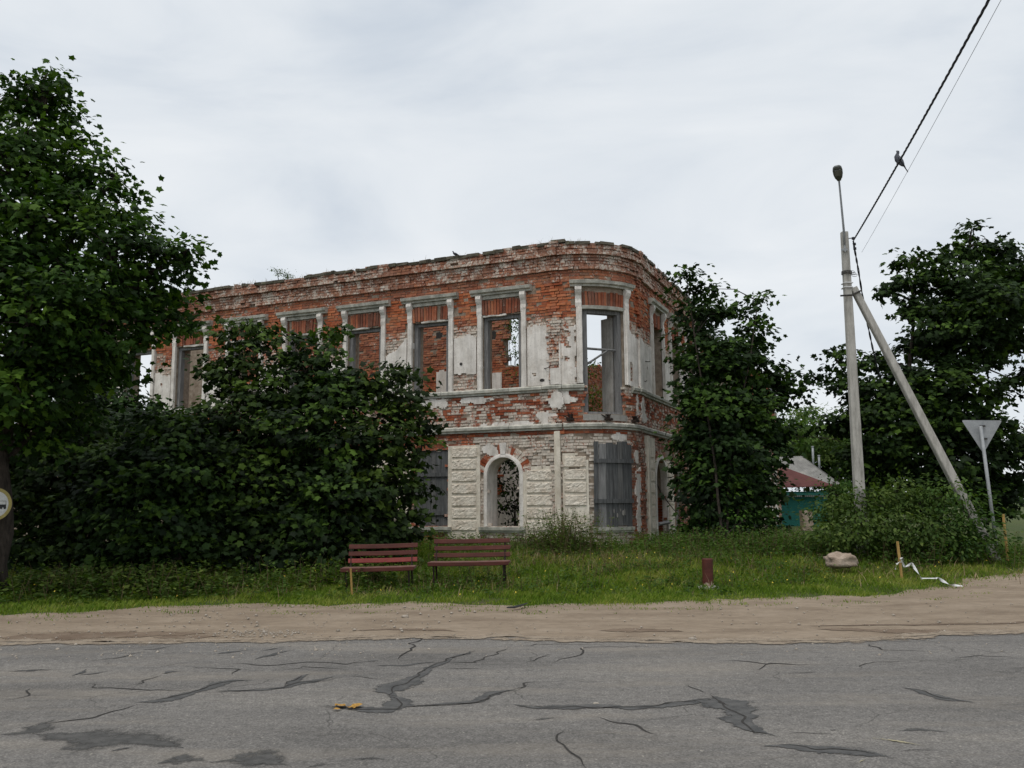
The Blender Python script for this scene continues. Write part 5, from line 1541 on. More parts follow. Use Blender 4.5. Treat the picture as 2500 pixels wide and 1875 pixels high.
M['cable'] = mat_noise('black_cable', [(0.3, (0.022, 0.024, 0.03)), (0.7, (0.05, 0.053, 0.062))], 20, 0.6, 0.1)
M['whiteplastic'] = mat_noise('white_plastic', [(0.3, (0.55, 0.56, 0.56)), (0.7, (0.72, 0.72, 0.72))], 12, 0.6, 0.2)
M['paintred'] = mat_noise('dark_red_paint', [(0.3, (0.06, 0.015, 0.010)), (0.6, (0.095, 0.024, 0.016)), (0.85, (0.14, 0.05, 0.034))], 3.2, 0.65, 0.3, 0.006, 30, (1, 4, 4), spec=.35)
M['paintbright'] = mat_noise('fresher_red_paint', [(0.3, (0.19, 0.032, 0.028)), (0.7, (0.27, 0.055, 0.046))], 3, 0.6, 0.25, 0.006, 30, spec=.35)
M['paintworn'] = mat_noise('worn_seat_paint', [(0.3, (0.09, 0.035, 0.03)), (0.5, (0.15, 0.08, 0.065)), (0.75, (0.25, 0.17, 0.14))], 4, 0.8, 0.4, 0.006, 30, (1, 5, 5))
M['newwood'] = mat_noise('pale_yellow_wood', [(0.3, (0.33, 0.20, 0.06)), (0.7, (0.50, 0.33, 0.12))], 5, 0.7, 0.3, 0.004, 30, (6, 6, .8))
M['boulder'] = mat_noise('tan_boulder', [(0.25, (0.20, 0.145, 0.105)), (0.5, (0.36, 0.285, 0.225)), (0.8, (0.48, 0.40, 0.33))], 4, 0.95, 0.8, 0.03, 16)
M['pebble'] = mat_noise('pebble', [(0.3, (0.24, 0.205, 0.165)), (0.7, (0.46, 0.41, 0.35))], 6, 0.9, 0.2)
M['teal'] = mat_noise('teal_painted_boards', [(0.3, (0.014, 0.105, 0.088)), (0.7, (0.024, 0.15, 0.126))], 3, 0.8, 0.2)
M['teal_light'] = mat_noise('light_teal_paint', [(0.3, (0.03, 0.16, 0.135)), (0.7, (0.05, 0.21, 0.18))], 3, 0.8, 0.2)
M['slate'] = mat_noise('grey_corrugated_roof', [(0.3, (0.16, 0.155, 0.145)), (0.55, (0.24, 0.235, 0.22)), (0.8, (0.33, 0.31, 0.28))], 1.6, 0.95, 0.3)
M['redroof'] = mat_noise('red_brown_roof', [(0.3, (0.085, 0.030, 0.027)), (0.7, (0.12, 0.046, 0.040))], 1.5, 0.85, 0.2)
M['feather'] = mat_noise('slate_grey_feather', [(0.3, (0.045, 0.05, 0.065)), (0.7, (0.11, 0.115, 0.135))], 25, 0.7, 0.2)
M['signwhite'] = mat_noise('sign_white', [(0.3, (0.52, 0.52, 0.50)), (0.7, (0.62, 0.62, 0.60))], 6, 0.5, 0.0)
M['signrim'] = mat_noise('faded_yellow_rim', [(0.3, (0.30, 0.245, 0.075)), (0.7, (0.38, 0.31, 0.11))], 6, 0.5, 0.0)
M['signblack'] = mat_noise('sign_black', [(0.3, (0.015, 0.016, 0.018)), (0.7, (0.03, 0.03, 0.033))], 6, 0.5, 0.0)

def prism4(mb, A, B, w0, t0, w1, t1, side):
    """tapered four-sided post from A to B with chamfered edges"""
    A, B = Vector(A), Vector(B); ax = (B - A).normalized()
    X = (Vector(side) - ax * ax.dot(Vector(side))).normalized(); Y = ax.cross(X)
    N = 8; vs = []
    for i in range(N + 1):
        t = i / N; p = A.lerp(B, t); w = w0 + (w1 - w0) * t; h = t0 + (t1 - t0) * t; c = .018
        for a, b in ((-w / 2 + c, -h / 2), (w / 2 - c, -h / 2), (w / 2, -h / 2 + c), (w / 2, h / 2 - c), (w / 2 - c, h / 2), (-w / 2 + c, h / 2), (-w / 2, h / 2 - c), (-w / 2, -h / 2 + c)):
            vs.append(p + X * a + Y * b)
    fs = [(i * 8 + q, i * 8 + (q + 1) % 8, (i + 1) * 8 + (q + 1) % 8, (i + 1) * 8 + q) for i in range(N) for q in range(8)]
    fs += [tuple(range(7, -1, -1)), tuple(N * 8 + q for q in range(8))]
    mb.add(vs, fs)
YP = 20.3
pt, pm = at(2061, 567, YP), at(2097, 1185, YP)
pdn = (pm - pt).normalized()
gp = gz(pm.x, YP) - .35
pb_ = pt + pdn * ((gp - pt.z) / pdn.z)
pole = empty('utility_pole', pb_)
tag(pole, 'grey concrete utility pole propped by a slanting brace', 'pole')
rel = lambda v: Vector(v) - pb_
mb = MB(); prism4(mb, rel(pb_), rel(pt), .245, .19, .150, .15, (1, 0, 0)); mb.build('shaft', M['concrete'], pole)
bt, bm_ = at(2088, 712, YP - .02), at(2340, 1195, YP - .3)
bd = (bm_ - bt).normalized(); bb = bt + bd * ((gz(bm_.x + 1, YP) - .3 - bt.z) / bd.z)
mb = MB(); prism4(mb, rel(bb), rel(bt - bd * .1), .205, .17, .15, .15, (1, 0, .4)); mb.build('brace', M['concrete'], pole)
for (x0, y0, x1, y1, rr_) in ((2052, 722, 2084, 720, .022), (2084, 718, 2103, 709, .022)):
    mb = MB(); mb.tube([rel(at(x0, y0, YP - .12)), rel(at(x1, y1, YP - .12))], rr_, 6); mb.build('clamp', M['iron'], pole)
mb = MB()
for k in range(3):
    c = rel(at(2067, 663 + k * 3, YP)); mb.tube([c + Vector((.115 * math.cos(a), .11 * math.sin(a), 0)) for a in np.linspace(0, 6.283, 13)], .010, 5)
for k in range(3):
    c = rel(at(2080, 664 + k * 4, YP - .1)); mb.tube([c + Vector((.07 * math.cos(a) + .03 * k, .0, .03 * math.sin(a))) for a in np.linspace(0, 5.6, 10)], .006, 4)
mb.build('wire_coil', M['iron'], pole)
for yy in (692, 703):
    mb = MB(); c = rel(at(2068, yy, YP)); n = 8
    pts = [c + Vector((.10 * sx, .095 * sy, 0)) for sx, sy in ((-1, -1), (1, -1), (1, 1), (-1, 1), (-1, -1))]
    mb.tube(pts, .013, 5); mb.build('band', M['whiteplastic'], pole)
mb = MB(); c = rel(at(2062, 610, YP - .1)); mb.box(c, .13, .05, .05); mb.box(c + Vector((.0, -.02, .02)), .03, .03, .16); mb.build('bracket', M['zinc'], pole)
mb = MB(); mb.tube([rel(at(2066, 583, YP)), rel(at(2083, 581, YP - .05))], .012, 5); mb.build('hook', M['iron'], pole)
# lamp on its arm
lamp = empty('street_lamp', pt)
tag(lamp, 'grey street lamp head on a thin arm above the concrete pole', 'street lamp')
at_top = at(2048, 436, YP - .75)
mb = MB(); A0 = at(2062, 600, YP - .09) - pt; mb.tube([A0, at(2060, 562, YP - .09) - pt, at_top - pt], [.028, .028, .022], 8); mb.build('arm', M['zinc'], lamp, smooth=True)
hd = Vector((-.40, -.90, .16)).normalized(); hx = Vector((1, 0, 0)); hx = (hx - hd * hd.dot(hx)).normalized(); hz = hx.cross(hd)
mb = MB(); vs = []
sec = [(-.06, .045, .035), (.02, .06, .045), (.08, .085, .05), (.22, .105, .055), (.40, .108, .05), (.52, .095, .04), (.58, .06, .025)]
for l, w, h in sec:
    for k in range(12):
        a_ = 2 * math.pi * k / 12
        ca, sa = math.cos(a_), math.sin(a_)
        ca = math.copysign(abs(ca) ** .6, ca); sa = math.copysign(abs(sa) ** .6, sa)
        vs.append(at_top - pt + hd * l + hx * (w * ca) + hz * (h * sa))
fs = [(i * 12 + k, i * 12 + (k + 1) % 12, (i + 1) * 12 + (k + 1) % 12, (i + 1) * 12 + k) for i in range(len(sec) - 1) for k in range(12)] + [tuple(range(11, -1, -1)), tuple((len(sec) - 1) * 12 + k for k in range(12))]
mb.add(vs, fs); mb.build('lamp_head', M['lampbody'], lamp, smooth=True)
mb = MB(); q = at_top - pt; vs = []
zs = -1 if hz.z > 0 else 1
for hh in (.049, .0585):
    vs += [q + hd * l + hx * w + hz * (zs * hh) for l, w in ((.24, -.075), (.24, .075), (.50, .07), (.50, -.07))]
mb.add(vs, [(0, 1, 2, 3), (7, 6, 5, 4), (0, 4, 5, 1), (1, 5, 6, 2), (2, 6, 7, 3), (3, 7, 4, 0)]); mb.build('lens', M['lens'], lamp)

def span(A, B, sag, n=60):
    A, B = Vector(A), Vector(B)
    return [A.lerp(B, t) - Vector((0, 0, sag * 4 * t * (1 - t))) for t in np.linspace(0, 1, n)]
CA, CB = at(2084, 586, YP - .1), at(2397, 0, 9.6)
CB2 = CA + (CB - CA) * 1.9
def cable_pt(t): return CA.lerp(CB2, t) - Vector((0, 0, .28 * 4 * t * (1 - t) * .5))
mb = MB()
for k in range(3):
    pts = []
    for i in range(420):
        t = i / 419; p = cable_pt(t); a_ = 2 * math.pi * (i / 12.0 + k / 3)
        pts.append(p + Vector((.010 * math.cos(a_), 0, .010 * math.sin(a_))))
    mb.tube(pts, .0095, 5)
tag(mb.build('overhead_cable', M['cable'], None, smooth=True), 'thick twisted black cable running from the pole out over the road', 'cable')
mb = MB(); mb.tube(span(at(2104, 616, YP), at(2104, 616, YP) + (at(2432, 0, 9.6) - at(2104, 616, YP)) * 1.8, .1), .0035, 4)
tag(mb.build('thin_wire', M['cable']), 'hair-thin wire beside the twisted cable in the sky', 'wire')
mb = MB()
for k in range(2):
    base_pts = [at(2083, 588, YP - .1), at(2086, 606, YP), at(2094, 650, YP + .25), at(2107, 730, YP + .7), at(2120, 800, YP + 1.1), at(2133, 862, YP + 1.6), at(2150, 930, YP + 2.4)]
    pts = []
    for i in range(len(base_pts) - 1):
        for j in range(8):
            a_ = 2 * math.pi * ((i * 8 + j) / 7 + k / 2); pts.append(base_pts[i].lerp(base_pts[i + 1], j / 8) + Vector((.013 * math.cos(a_), .013 * math.sin(a_), 0)))
    mb.tube(pts, .013, 5)
for (x, y) in ((2083, 582), (2086, 596), (2087, 607)): mb.box(at(x, y, YP - .08), .05, .05, .06, .4)
tag(mb.build('service_cable', M['cable'], None, smooth=True), 'dark service cable dropping from the pole top behind the brace', 'cable')

# ------------------------------------------------------------------ birds
def bird(name, label, P, rz, size, pitch=.5):
    root = empty(name, P, rz); tag(root, label, 'bird')
    s = size; c, sn = math.cos(pitch), math.sin(pitch)
    T = lambda x, z, y=0: Vector((x * c - z * sn, y, x * sn + z * c)) * s
    mb = MB(); mb.tube([T(-.42, .10), T(-.32, .12), T(-.12, .16), (T(.10, .20)), T(.24, .26), T(.31, .36), T(.34, .44), T(.39, .475), T(.44, .47), T(.50, .455)], [.03 * s, .10 * s, .17 * s, .185 * s, .14 * s, .085 * s, .075 * s, .085 * s, .05 * s, .008 * s], 10)
    mb.build('body', M['feather'], root, smooth=True)
    mb = MB(); mb.add([T(-.38, .13, -.05), T(-.38, .13, .05), T(-.78, .02, .09), T(-.78, .02, -.09), T(-.38, .09, -.05), T(-.38, .09, .05), T(-.78, -.005, .09), T(-.78, -.005, -.09)], [(0, 1, 2, 3), (7, 6, 5, 4), (0, 4, 5, 1), (1, 5, 6, 2), (2, 6, 7, 3), (3, 7, 4, 0)]); mb.build('tail', M['cable'], root)
    for sg in (-1, 1):
        mb = MB(); mb.tube([T(.16, .26, sg * .15), T(-.1, .22, sg * .18), T(-.36, .15, sg * .12), T(-.6, .07, sg * .05)], [.05 * s, .10 * s, .06 * s, .01 * s], 6, squash=.4); mb.build('wing', M['feather'], root, smooth=True)
        mb = MB(); mb.tube([T(.02, .05, sg * .05), Vector((0, sg * .05 * s, -.10 * s))], .012 * s, 4); mb.build('leg', M['rust'], root)
    return root
best = min(np.linspace(0, .6, 400), key=lambda t: abs((cable_pt(t) - at(2189, 405, cable_pt(t).y)).length))
bp = cable_pt(best) + Vector((0, 0, .055))
bird('pigeon', 'grey pigeon perched on the twisted overhead cable', bp, R_(155), .33, .85)
bird('perched_bird', 'small dark bird sitting on the left wing\'s wall top', Vector(FA(-3.15, top_z(-3.15) + .09, .08)), R_(200), .22, .1)

# ------------------------------------------------------------------ road signs
ys = at(2398, 1062, 20.6)
sg = empty('yield_sign', Vector((at(2427, 1296, 20.6).x, 20.6, gz(ys.x, 20.6)))); tag(sg, 'triangular give-way sign on a grey post, seen from behind', 'road sign')
o0 = sg.location
mb = MB(); A = at(2394, 1040, 20.53) - o0; B = at(2428, 1298, 20.53) - o0; d_ = (B - A).normalized(); B = B + d_ * .75; mb.tube([A, B], .038, 10); mb.build('post', M['zinc'], sg, smooth=True)
def tri_pts(c, e, rnd=.05, n=4):
    V_ = [Vector((-e / 2, 0, e * .2887)), Vector((e / 2, 0, e * .2887)), Vector((0, 0, -e * .5774))]
    out = []
    for i in range(3):
        p, a, b = V_[i], V_[i - 1], V_[(i + 1) % 3]
        pa, pb2 = p + (a - p).normalized() * rnd, p + (b - p).normalized() * rnd
        for k in range(n + 1):
            t = k / n; out.append((pa * (1 - t) ** 2 + p * 2 * t * (1 - t) + pb2 * t * t))
    return out
TP = tri_pts(None, .90)
cen = at(2398, 1053, 20.6) - o0
rotm = Matrix.Rotation(R_(-7), 3, 'Z') @ Matrix.Rotation(R_(1.5), 3, 'Y')
mb = MB(); n = len(TP); mb.add([cen + rotm @ (p + Vector((0, -.006, 0))) for p in TP] + [cen + rotm @ (p + Vector((0, .006, 0))) for p in TP], [tuple(range(n)), tuple(range(2 * n - 1, n - 1, -1))] + [(i, n + i, n + (i + 1) % n, (i + 1) % n) for i in range(n)]); mb.build('plate', M['zinc'], sg)
for dz in (.12, -.18):
    mb = MB(); c = cen + Vector((.0 - dz * .08, -.05, dz)); mb.box(c, .12, .03, .04); mb.build('clamp', M['iron'], sg)

rs = at(-10, 1231, 15.7)
so = Vector((rs.x - .02, 15.75, 0)); so.z = gz(so.x, so.y)
rsg = empty('round_sign', so); tag(rsg, 'round white traffic sign with faded yellow rim and black lorry', 'road sign')
cen = rs - so
fx = Vector((1, 0, 0)); fz = Vector((0, 0, 1))
def disc(nm, r0, r1, y0, y1, mat, n=48):
    mb = MB(); vs = []
    for y in (y0, y1):
        for rr_ in (r0, r1): vs += [cen + Vector((rr_ * math.cos(6.28319 * i / n), y, rr_ * math.sin(6.28319 * i / n))) for i in range(n)]
    fs = []
    for i in range(n):
        j = (i + 1) % n
        fs += [(i, j, n + j, n + i), (2 * n + i, 3 * n + i, 3 * n + j, 2 * n + j), (n + i, n + j, 3 * n + j, 3 * n + i)]
    if r0 == 0: pass
    mb.add(vs, fs); return mb.build(nm, mat, rsg)
disc('plate', .001, .278, -.004, .010, M['signwhite']); disc('rim', .228, .284, -.010, -.002, M['signrim'])
def sign_poly(nm, pts, mat, y): mb = MB(); mb.add([cen + Vector((x, y, z)) for x, z in pts], [tuple(range(len(pts)))]); return mb.build(nm, mat, rsg)
mb = MB()
for pts in ([(-.155, -.055), (.185, -.055), (.185, -.005), (-.155, -.005)], [(-.155, -.005), (-.155, .045), (-.075, .075), (-.055, .075), (-.055, -.005)], [(-.04, .052), (.183, .052), (.183, .058), (-.04, .058)], [(.177, -.005), (.183, -.005), (.183, .052), (.177, .052)], [(-.04, -.005), (-.034, -.005), (-.034, .052), (-.04, .052)]):
    mb.add([cen + Vector((x, -.0075, z)) for x, z in pts], [tuple(range(len(pts)))])
for cx_ in (-.10, .10, .165):
    mb.add([cen + Vector((cx_ + .024 * math.cos(6.283 * i / 14), -.0078, -.06 + .027 * math.sin(6.283 * i / 14))) for i in range(14)], [tuple(range(14))])
mb.build('lorry_symbol', M['signblack'], rsg)
mb = MB(); mb.tube([(0.02, .045, -.4), (0.02, .045, cen.z + .2)], .03, 10); mb.build('post', M['zinc'], rsg, smooth=True)

# ------------------------------------------------------------------ benches
def bench(label, P, rz, roll_, L_, bright=None):
    root = empty('park_bench', P); root.rotation_euler = (0, roll_, rz); tag(root, label, 'bench', 'red benches on the verge')
    def plank(nm, y, z, w, t, ang, mat, l=L_, dx=0):
        mb = MB(); T = Matrix.Rotation(ang, 3, 'X'); N = 6; vs = []
        b = .008
        for i in range(N + 1):
            x = -l / 2 + l * i / N + dx; sagz = -.006 * math.sin(math.pi * i / N)
            for a, c in ((-w / 2 + b, -t / 2), (w / 2 - b, -t / 2), (w / 2, -t / 2 + b), (w / 2, t / 2 - b), (w / 2 - b, t / 2), (-w / 2 + b, t / 2), (-w / 2, t / 2 - b), (-w / 2, -t / 2 + b)):
                q = T @ Vector((0, a, c)); vs.append((x, y + q.y, z + q.z + sagz))
        fs = [(i * 8 + q, (i + 1) * 8 + q, (i + 1) * 8 + (q + 1) % 8, i * 8 + (q + 1) % 8) for i in range(N) for q in range(8)] + [tuple(range(8)), tuple(N * 8 + q for q in range(7, -1, -1))]
        mb.add(vs, fs); return mb.build(nm, mat, root)
    for i, y in enumerate((-.20, -.085, .03)): plank('seat_slat', y, .40, .105, .045, .02, M['paintworn'], dx=random.uniform(-.01, .01))
    fr = plank('seat_edge', -.262, .385, .075, .022, math.pi / 2, M['paintred'])
    for i, z in enumerate((.525, .655, .785)):
        plank('back_slat', .14 + (z - .45) * .22, z, .085, .03, math.pi / 2 - .2, M['paintbright'] if bright == i else M['paintred'], l=L_ * .965, dx=random.uniform(-.012, .012) + .03)
    for sx in (-1, 1):
        x = sx * (L_ / 2 - .10)
        fr = empty('side_frame', (0, 0, 0), 0, root)
        for nm, pts in (('leg', [(x, -.20, -.10), (x, -.235, .36)]), ('leg', [(x, .22, -.10), (x, .10, .36)]), ('seat_bearer', [(x, -.25, .360), (x, .11, .360)]), ('upright', [(x, .095, .36), (x, .155, .52), (x, .235, .84)])):
            mb = MB(); mb.tube(pts, .019, 6); mb.build(nm, M['rust'], fr)
    return root
b1, b2 = ground_pt(925, 1438), ground_pt(1147, 1430)
bench('old red bench with one brighter slat, nearer the dark maples', b1 + Vector((0, .15, -.02)), R_(-3), R_(-1.3), 1.36, 0)
bench('wider dark red bench below the arched window', b2 + Vector((0, .1, .03)), R_(-4), R_(-.8), 1.52)
# litter on the bench
mb = MB(); rr = random.Random(3); vs = []
for i in range(7):
    for j in range(7):
        vs.append((.13 * (i / 6 - .5) + rr.uniform(-.012, .012), .09 * (j / 6 - .5) + rr.uniform(-.012, .012), .012 + .045 * rr.random() * math.sin(math.pi * i / 6) * math.sin(math.pi * j / 6)))
mb.add(vs, [(i * 7 + j, (i + 1) * 7 + j, (i + 1) * 7 + j + 1, i * 7 + j + 1) for i in range(6) for j in range(6)])
o = mb.build('crumpled_paper', M['whiteplastic']); pp = at(1230, 1377, b2.y + .05); o.location = pp; tag(o, 'crumpled white paper left on the wider bench seat', 'paper')

# ------------------------------------------------------------------ stakes, tape, post, stone
def stake(label, p0, p1, w, depth0, name='wooden_stake'):
    b = ground_pt(*p0); t = at(*p1, b.y - .02)
    root = MB(); d_ = (t - b)
    prism4(root, Vector((0, 0, -.08)), d_, w, w * .7, w * .95, w * .65, (1, 0, 0))
    o = root.build(name, M['newwood']); o.location = b
    return tag(o, label, 'stake', 'pale wooden survey stakes')
stake('thin pale wooden stake in front of the narrower bench', (860, 1451), (856, 1387), .036, 0)
st2 = stake('pale wooden stake with white tape tied round it', (2203, 1416), (2191, 1322), .055, 0)
stake('pale wooden stake standing right of the give-way sign', (2461, 1366), (2449, 1255), .062, 0)
tb = st2.location
def ribbon(pts, w, nm='loose_end'):
    P = [Vector(p) for p in pts]; fine = []
    for i in range(len(P) - 1):
        for j in range(8): fine.append(P[i].lerp(P[i + 1], j / 8))
    fine.append(P[-1]); vs = []
    for i, p in enumerate(fine):
        d_ = (fine[min(i + 1, len(fine) - 1)] - fine[max(i - 1, 0)]).normalized()
        sd = d_.cross(Vector((math.sin(i * .33), .3, math.cos(i * .33)))).normalized()
        ww = w * (0.55 + .45 * abs(math.sin(i * .21 + 1)))
        vs += [p - sd * ww, p + sd * ww]
    mb = MB(); mb.add(vs, [(2 * i, 2 * i + 1, 2 * i + 3, 2 * i + 2) for i in range(len(fine) - 1)])
    return mb
tape = empty('barrier_tape', tb); tag(tape, 'white barrier tape knotted to a stake and trailing in the grass', 'tape')
gp_ = lambda x, y, dz=.05: (ground_pt(x, y) + Vector((0, 0, dz))) - tb
kn = [at(2194, 1366, tb.y - .06), at(2203, 1361, tb.y - .06), at(2205, 1369, tb.y + .05), at(2196, 1372, tb.y - .05), at(2188, 1378, tb.y - .05), at(2186, 1390, tb.y - .05)]
ribbon([k_ - tb for k_ in kn], .018).build('knot', M['whiteplastic'], tape)
ribbon([at(2200, 1366, tb.y - .06) - tb, at(2209, 1385, tb.y - .1) - tb, gp_(2228, 1410, .10), gp_(2250, 1424, .09), gp_(2292, 1424, .09), gp_(2318, 1436, .06), gp_(2350, 1436, .04)], .028).build('loose_end', M['whiteplastic'], tape)

pp = ground_pt(1729, 1433)
post = empty('steel_pipe_post', pp); tag(post, 'short dark red steel pipe standing in the grass', 'post')
mb = MB(); mb.tube([(0, 0, -.1), (0, 0, .10), (0, 0, .30), (0, 0, .50), (0, 0, .515)], [.100, .100, .099, .099, .092], 24); mb.build('pipe', M['paintred'], post, smooth=False)
mb = MB(); n = 20
vs = [(.1015 * math.cos(a), .1015 * math.sin(a), z) for z, q in ((-.02, 0), (.0, 1)) for a in np.linspace(-2.6, -.5, n)]
vs = [(.1015 * math.cos(a), .1015 * math.sin(a), .0) for a in np.linspace(-2.6, -.3, n)] + [(.1015 * math.cos(a), .1015 * math.sin(a), max(.01, .07 + .09 * noise.noise(Vector((a * 4, 1, 2))))) for a in np.linspace(-2.6, -.3, n)]
mb.add(vs, [(i, i + 1, n + i + 1, n + i) for i in range(n - 1)]); mb.build('bare_patch', M['boulder'], post)
mb = MB(); mb.tube([(0, 0, -.05), (0, 0, .012), (0, 0, .02)], [.27, .26, .23], 11, squash=.8); mb.build('concrete_pad', M['concrete'], post)

def rock(P, rx, ry, rz_, mat, name, seed=0, sub=18, under=.0):
    vs, fs = [], []; m_ = sub
    for i in range(m_ + 1):
        th = math.pi * i / m_
        for j in range(2 * m_):
            ph = math.pi * j / m_
            v = Vector((math.sin(th) * math.cos(ph), math.sin(th) * math.sin(ph), math.cos(th)))
            q = 1 + .34 * noise.noise(v * 1.5 + Vector((seed, 0, 0))) + .2 * noise.noise(v * 3.4 + Vector((seed, 3, 0))) + .10 * noise.noise(v * 8)
            v = Vector((math.copysign(abs(v.x) ** .8, v.x), math.copysign(abs(v.y) ** .8, v.y), math.copysign(abs(v.z) ** .75, v.z)))
            k_ = 1 - under * max(0, -v.z)
            vs.append((v.x * rx * q * k_, v.y * ry * q * k_, v.z * rz_ * q))
    n = 2 * m_
    fs = [(i * n + j, (i + 1) * n + j, (i + 1) * n + (j + 1) % n, i * n + (j + 1) % n) for i in range(m_) for j in range(n)]
    mb = MB(); mb.add(vs, fs); o = mb.build(name, mat, None, smooth=True); o.location = P
    return o
p_ = at(2053, 1364, 17.9)
tag(rock(p_ - Vector((0, 0, .04)), .31, .22, .15, M['boulder'], 'boulder', 6, 18, .1), 'flat-topped tan boulder in the weeds before the pole', 'boulder')
p_ = at(1967, 1238, 44); g_ = gz(p_.x, 44)
stub = empty('gate_pillar', (p_.x, 44, g_)); tag(stub, 'stub of a pale stone gate pillar by the ruin\'s far end', 'pillar')
zz = 0.0; k_ = 0
while zz < p_.z - g_ - .2:
    h_ = .22 + .05 * ((k_ * 7) % 3); mb = MB(); mb.box((.015 * ((k_ * 5) % 3 - 1), 0, zz + h_ / 2), .50, .46, h_ - .015, .05 * ((k_ * 3) % 4 - 1.5)); mb.build('stone', M['boulder'], stub); zz += h_; k_ += 1
for i, (x, y, s_, lb_) in enumerate(((990, 1507, .055, 'pale rounded stone on the sand left of the dark rubber strip'), (1690, 1562, .05, 'small stone on the asphalt edge'), (1455, 1719, .025, 'tiny white pebble lying on the tar crack'))):
    tag(rock(flat(x, y) + Vector((0, 0, s_ * .15)), s_, s_ * .7, s_ * .42, M['pebble'] if s_ < .1 else M['sand'], 'stone', i, 8), lb_, 'stone')
mb = MB(); P_ = [flat(1238, 1488), flat(1255, 1489), flat(1272, 1486), flat(1287, 1482)]; mb.tube([q + Vector((0, 0, .03 + .01 * i)) for i, q in enumerate(P_)], [.02, .035, .03, .012], 6, squash=.5)
tag(mb.build('rubber_strip', M['signblack']), 'black strip of torn rubber lying on the sand', 'rubber strip')
M['leafyellow'] = mat_noise('orange_yellow_litter', [(0.3, (.26, .13, .03)), (.7, (.48, .28, .06))], 40, .7, .3)
mb = MB(); c = flat(842, 1729, .012); rr = random.Random(8)
for q in range(7):
    o_ = c + Vector((rr.uniform(-.11, .11), rr.uniform(-.07, .07), 0)); a0 = rr.uniform(0, 6.28); m_ = 7; s_ = rr.uniform(.022, .05)
    vs = [o_ + Vector((0, 0, .012 + .008 * rr.random()))] + [o_ + Vector((s_ * math.cos(a0 + 6.283 * i / m_) * rr.uniform(.7, 1.3), s_ * .9 * math.sin(a0 + 6.283 * i / m_) * rr.uniform(.6, 1.3), .003 + .02 * rr.random())) for i in range(m_)]
    mb.add(vs, [(0, 1 + i, 1 + (i + 1) % m_) for i in range(m_)])
tag(mb.build('fallen_leaves', M['leafyellow']), 'small clump of orange-yellow leaves on the dark tar seam', 'leaves')
# gravel on the shoulder and road edge
N = 2600
gx = r.uniform(-13, 13, N * 3); gy = r.uniform(9.5, 14.6, N * 3)
ok = [i for i in range(N * 3) if abs(gx[i]) < gy[i] * .62 + .5 and gy[i] < sand_far(gx[i]) and r.random() < (.5 if gx[i] < -1 else .2)]
gx, gy = gx[ok], gy[ok]
ex = r.normal(flat(640, 1548).x, .35, 300); ey = r.normal(flat(640, 1548).y, .18, 300)
gx = np.concatenate([gx, ex]); gy = np.concatenate([gy, ey]); n = len(gx)
OCT = np.array([(1, 0, 0), (0, 1, 0), (-1, 0, 0), (0, -1, 0), (0, 0, .7), (0, 0, -.5)], float); OT = np.array([(0, 1, 4), (1, 2, 4), (2, 3, 4), (3, 0, 4), (1, 0, 5), (2, 1, 5), (3, 2, 5), (0, 3, 5)])
sz = np.minimum(.006 + r.exponential(.005, n), .035)
V, F = stamp(np.column_stack([gx, gy, np.full(n, .008)]), r.normal(size=(n, 3)) * np.array([1, 1, .15]), np.array([0, 0, 1.]) + r.normal(0, .3, (n, 3)), sz, OCT, OT)
tag(link('gravel', tri_mesh('gravel', V, F), M['pebble']), 'scattered small stones on the sandy road shoulder', 'gravel', kind='stuff')

# ------------------------------------------------------------------ bits leaning at the ruin's side doorway
mb = MB(); mb.tube([at(1651, 1300, 25.5), at(1658, 1200, 25.7), at(1671, 1114, 26)], [.028, .026, .02], 6)
tag(mb.build('leaning_stick', M['wood_grey']), 'long grey stick leaning at the ruined side doorway', 'stick')
mb = MB(); mb.tube([at(1603, 1180, 27.0), at(1614, 1203, 26.8), at(1635, 1232, 26.4), at(1660, 1262, 25.9)], [.02, .02, .016, .008], 5); mb.tube([at(1628, 1223, 26.5), at(1650, 1225, 26.2)], [.012, .005], 4)
tag(mb.build('broken_branch', M['bark']), 'dark broken branch slanting across the side doorway', 'branch')
mb = MB(); vs = []  # triangular piece of broken wooden board
for dy in (0, .05): vs += [at(1645, 1138, 27.6 + dy), at(1666, 1134, 27.6 + dy), at(1657, 1167, 27.6 + dy)]
mb.add(vs, [(0, 1, 2), (5, 4, 3), (0, 3, 4, 1), (1, 4, 5, 2), (2, 5, 3, 0)])
tag(mb.build('hanging_board', M['plaster_grey']), 'pale triangular broken board hanging beside the right-hand wing', 'broken board')

# ------------------------------------------------------------------ teal house, shed, far country
hb = Vector((at(1960, 1250, 55).x, 55, gz(18, 55)))
house = empty('wooden_house', hb); tag(house, 'low teal wooden house with grey corrugated and red-brown roofs', 'house')
rl = lambda px, py, Y: at(px, py, Y) - hb
def corr_sheet(nm, A, B, C, D, n, amp, mat, rows=1):
    """roof sheet A-B (top edge) to D-C (eave), corrugated down the slope, with thickness"""
    nrm = (B - A).cross(D - A).normalized(); nrm = nrm if nrm.z > 0 else -nrm
    mb = MB(); vs = []
    for k in (0, 1):
        for i in range(n + 1):
            t = i / n; o_ = nrm * ((amp if i % 2 else 0) - k * .05)
            vs += [A.lerp(B, t) + o_, D.lerp(C, t) + o_]
    m_ = 2 * (n + 1)
    fs = [(2 * i, 2 * i + 1, 2 * i + 3, 2 * i + 2) for i in range(n)] + [(m_ + 2 * i, m_ + 2 * i + 2, m_ + 2 * i + 3, m_ + 2 * i + 1) for i in range(n)]
    fs += [(2 * i + 1, m_ + 2 * i + 1, m_ + 2 * i + 3, 2 * i + 3) for i in range(n)] + [(0, m_, m_ + 1, 1), (2 * n, 2 * n + 1, m_ + 2 * n + 1, m_ + 2 * n)]
    mb.add(vs, fs); return mb.build(nm, mat, house)
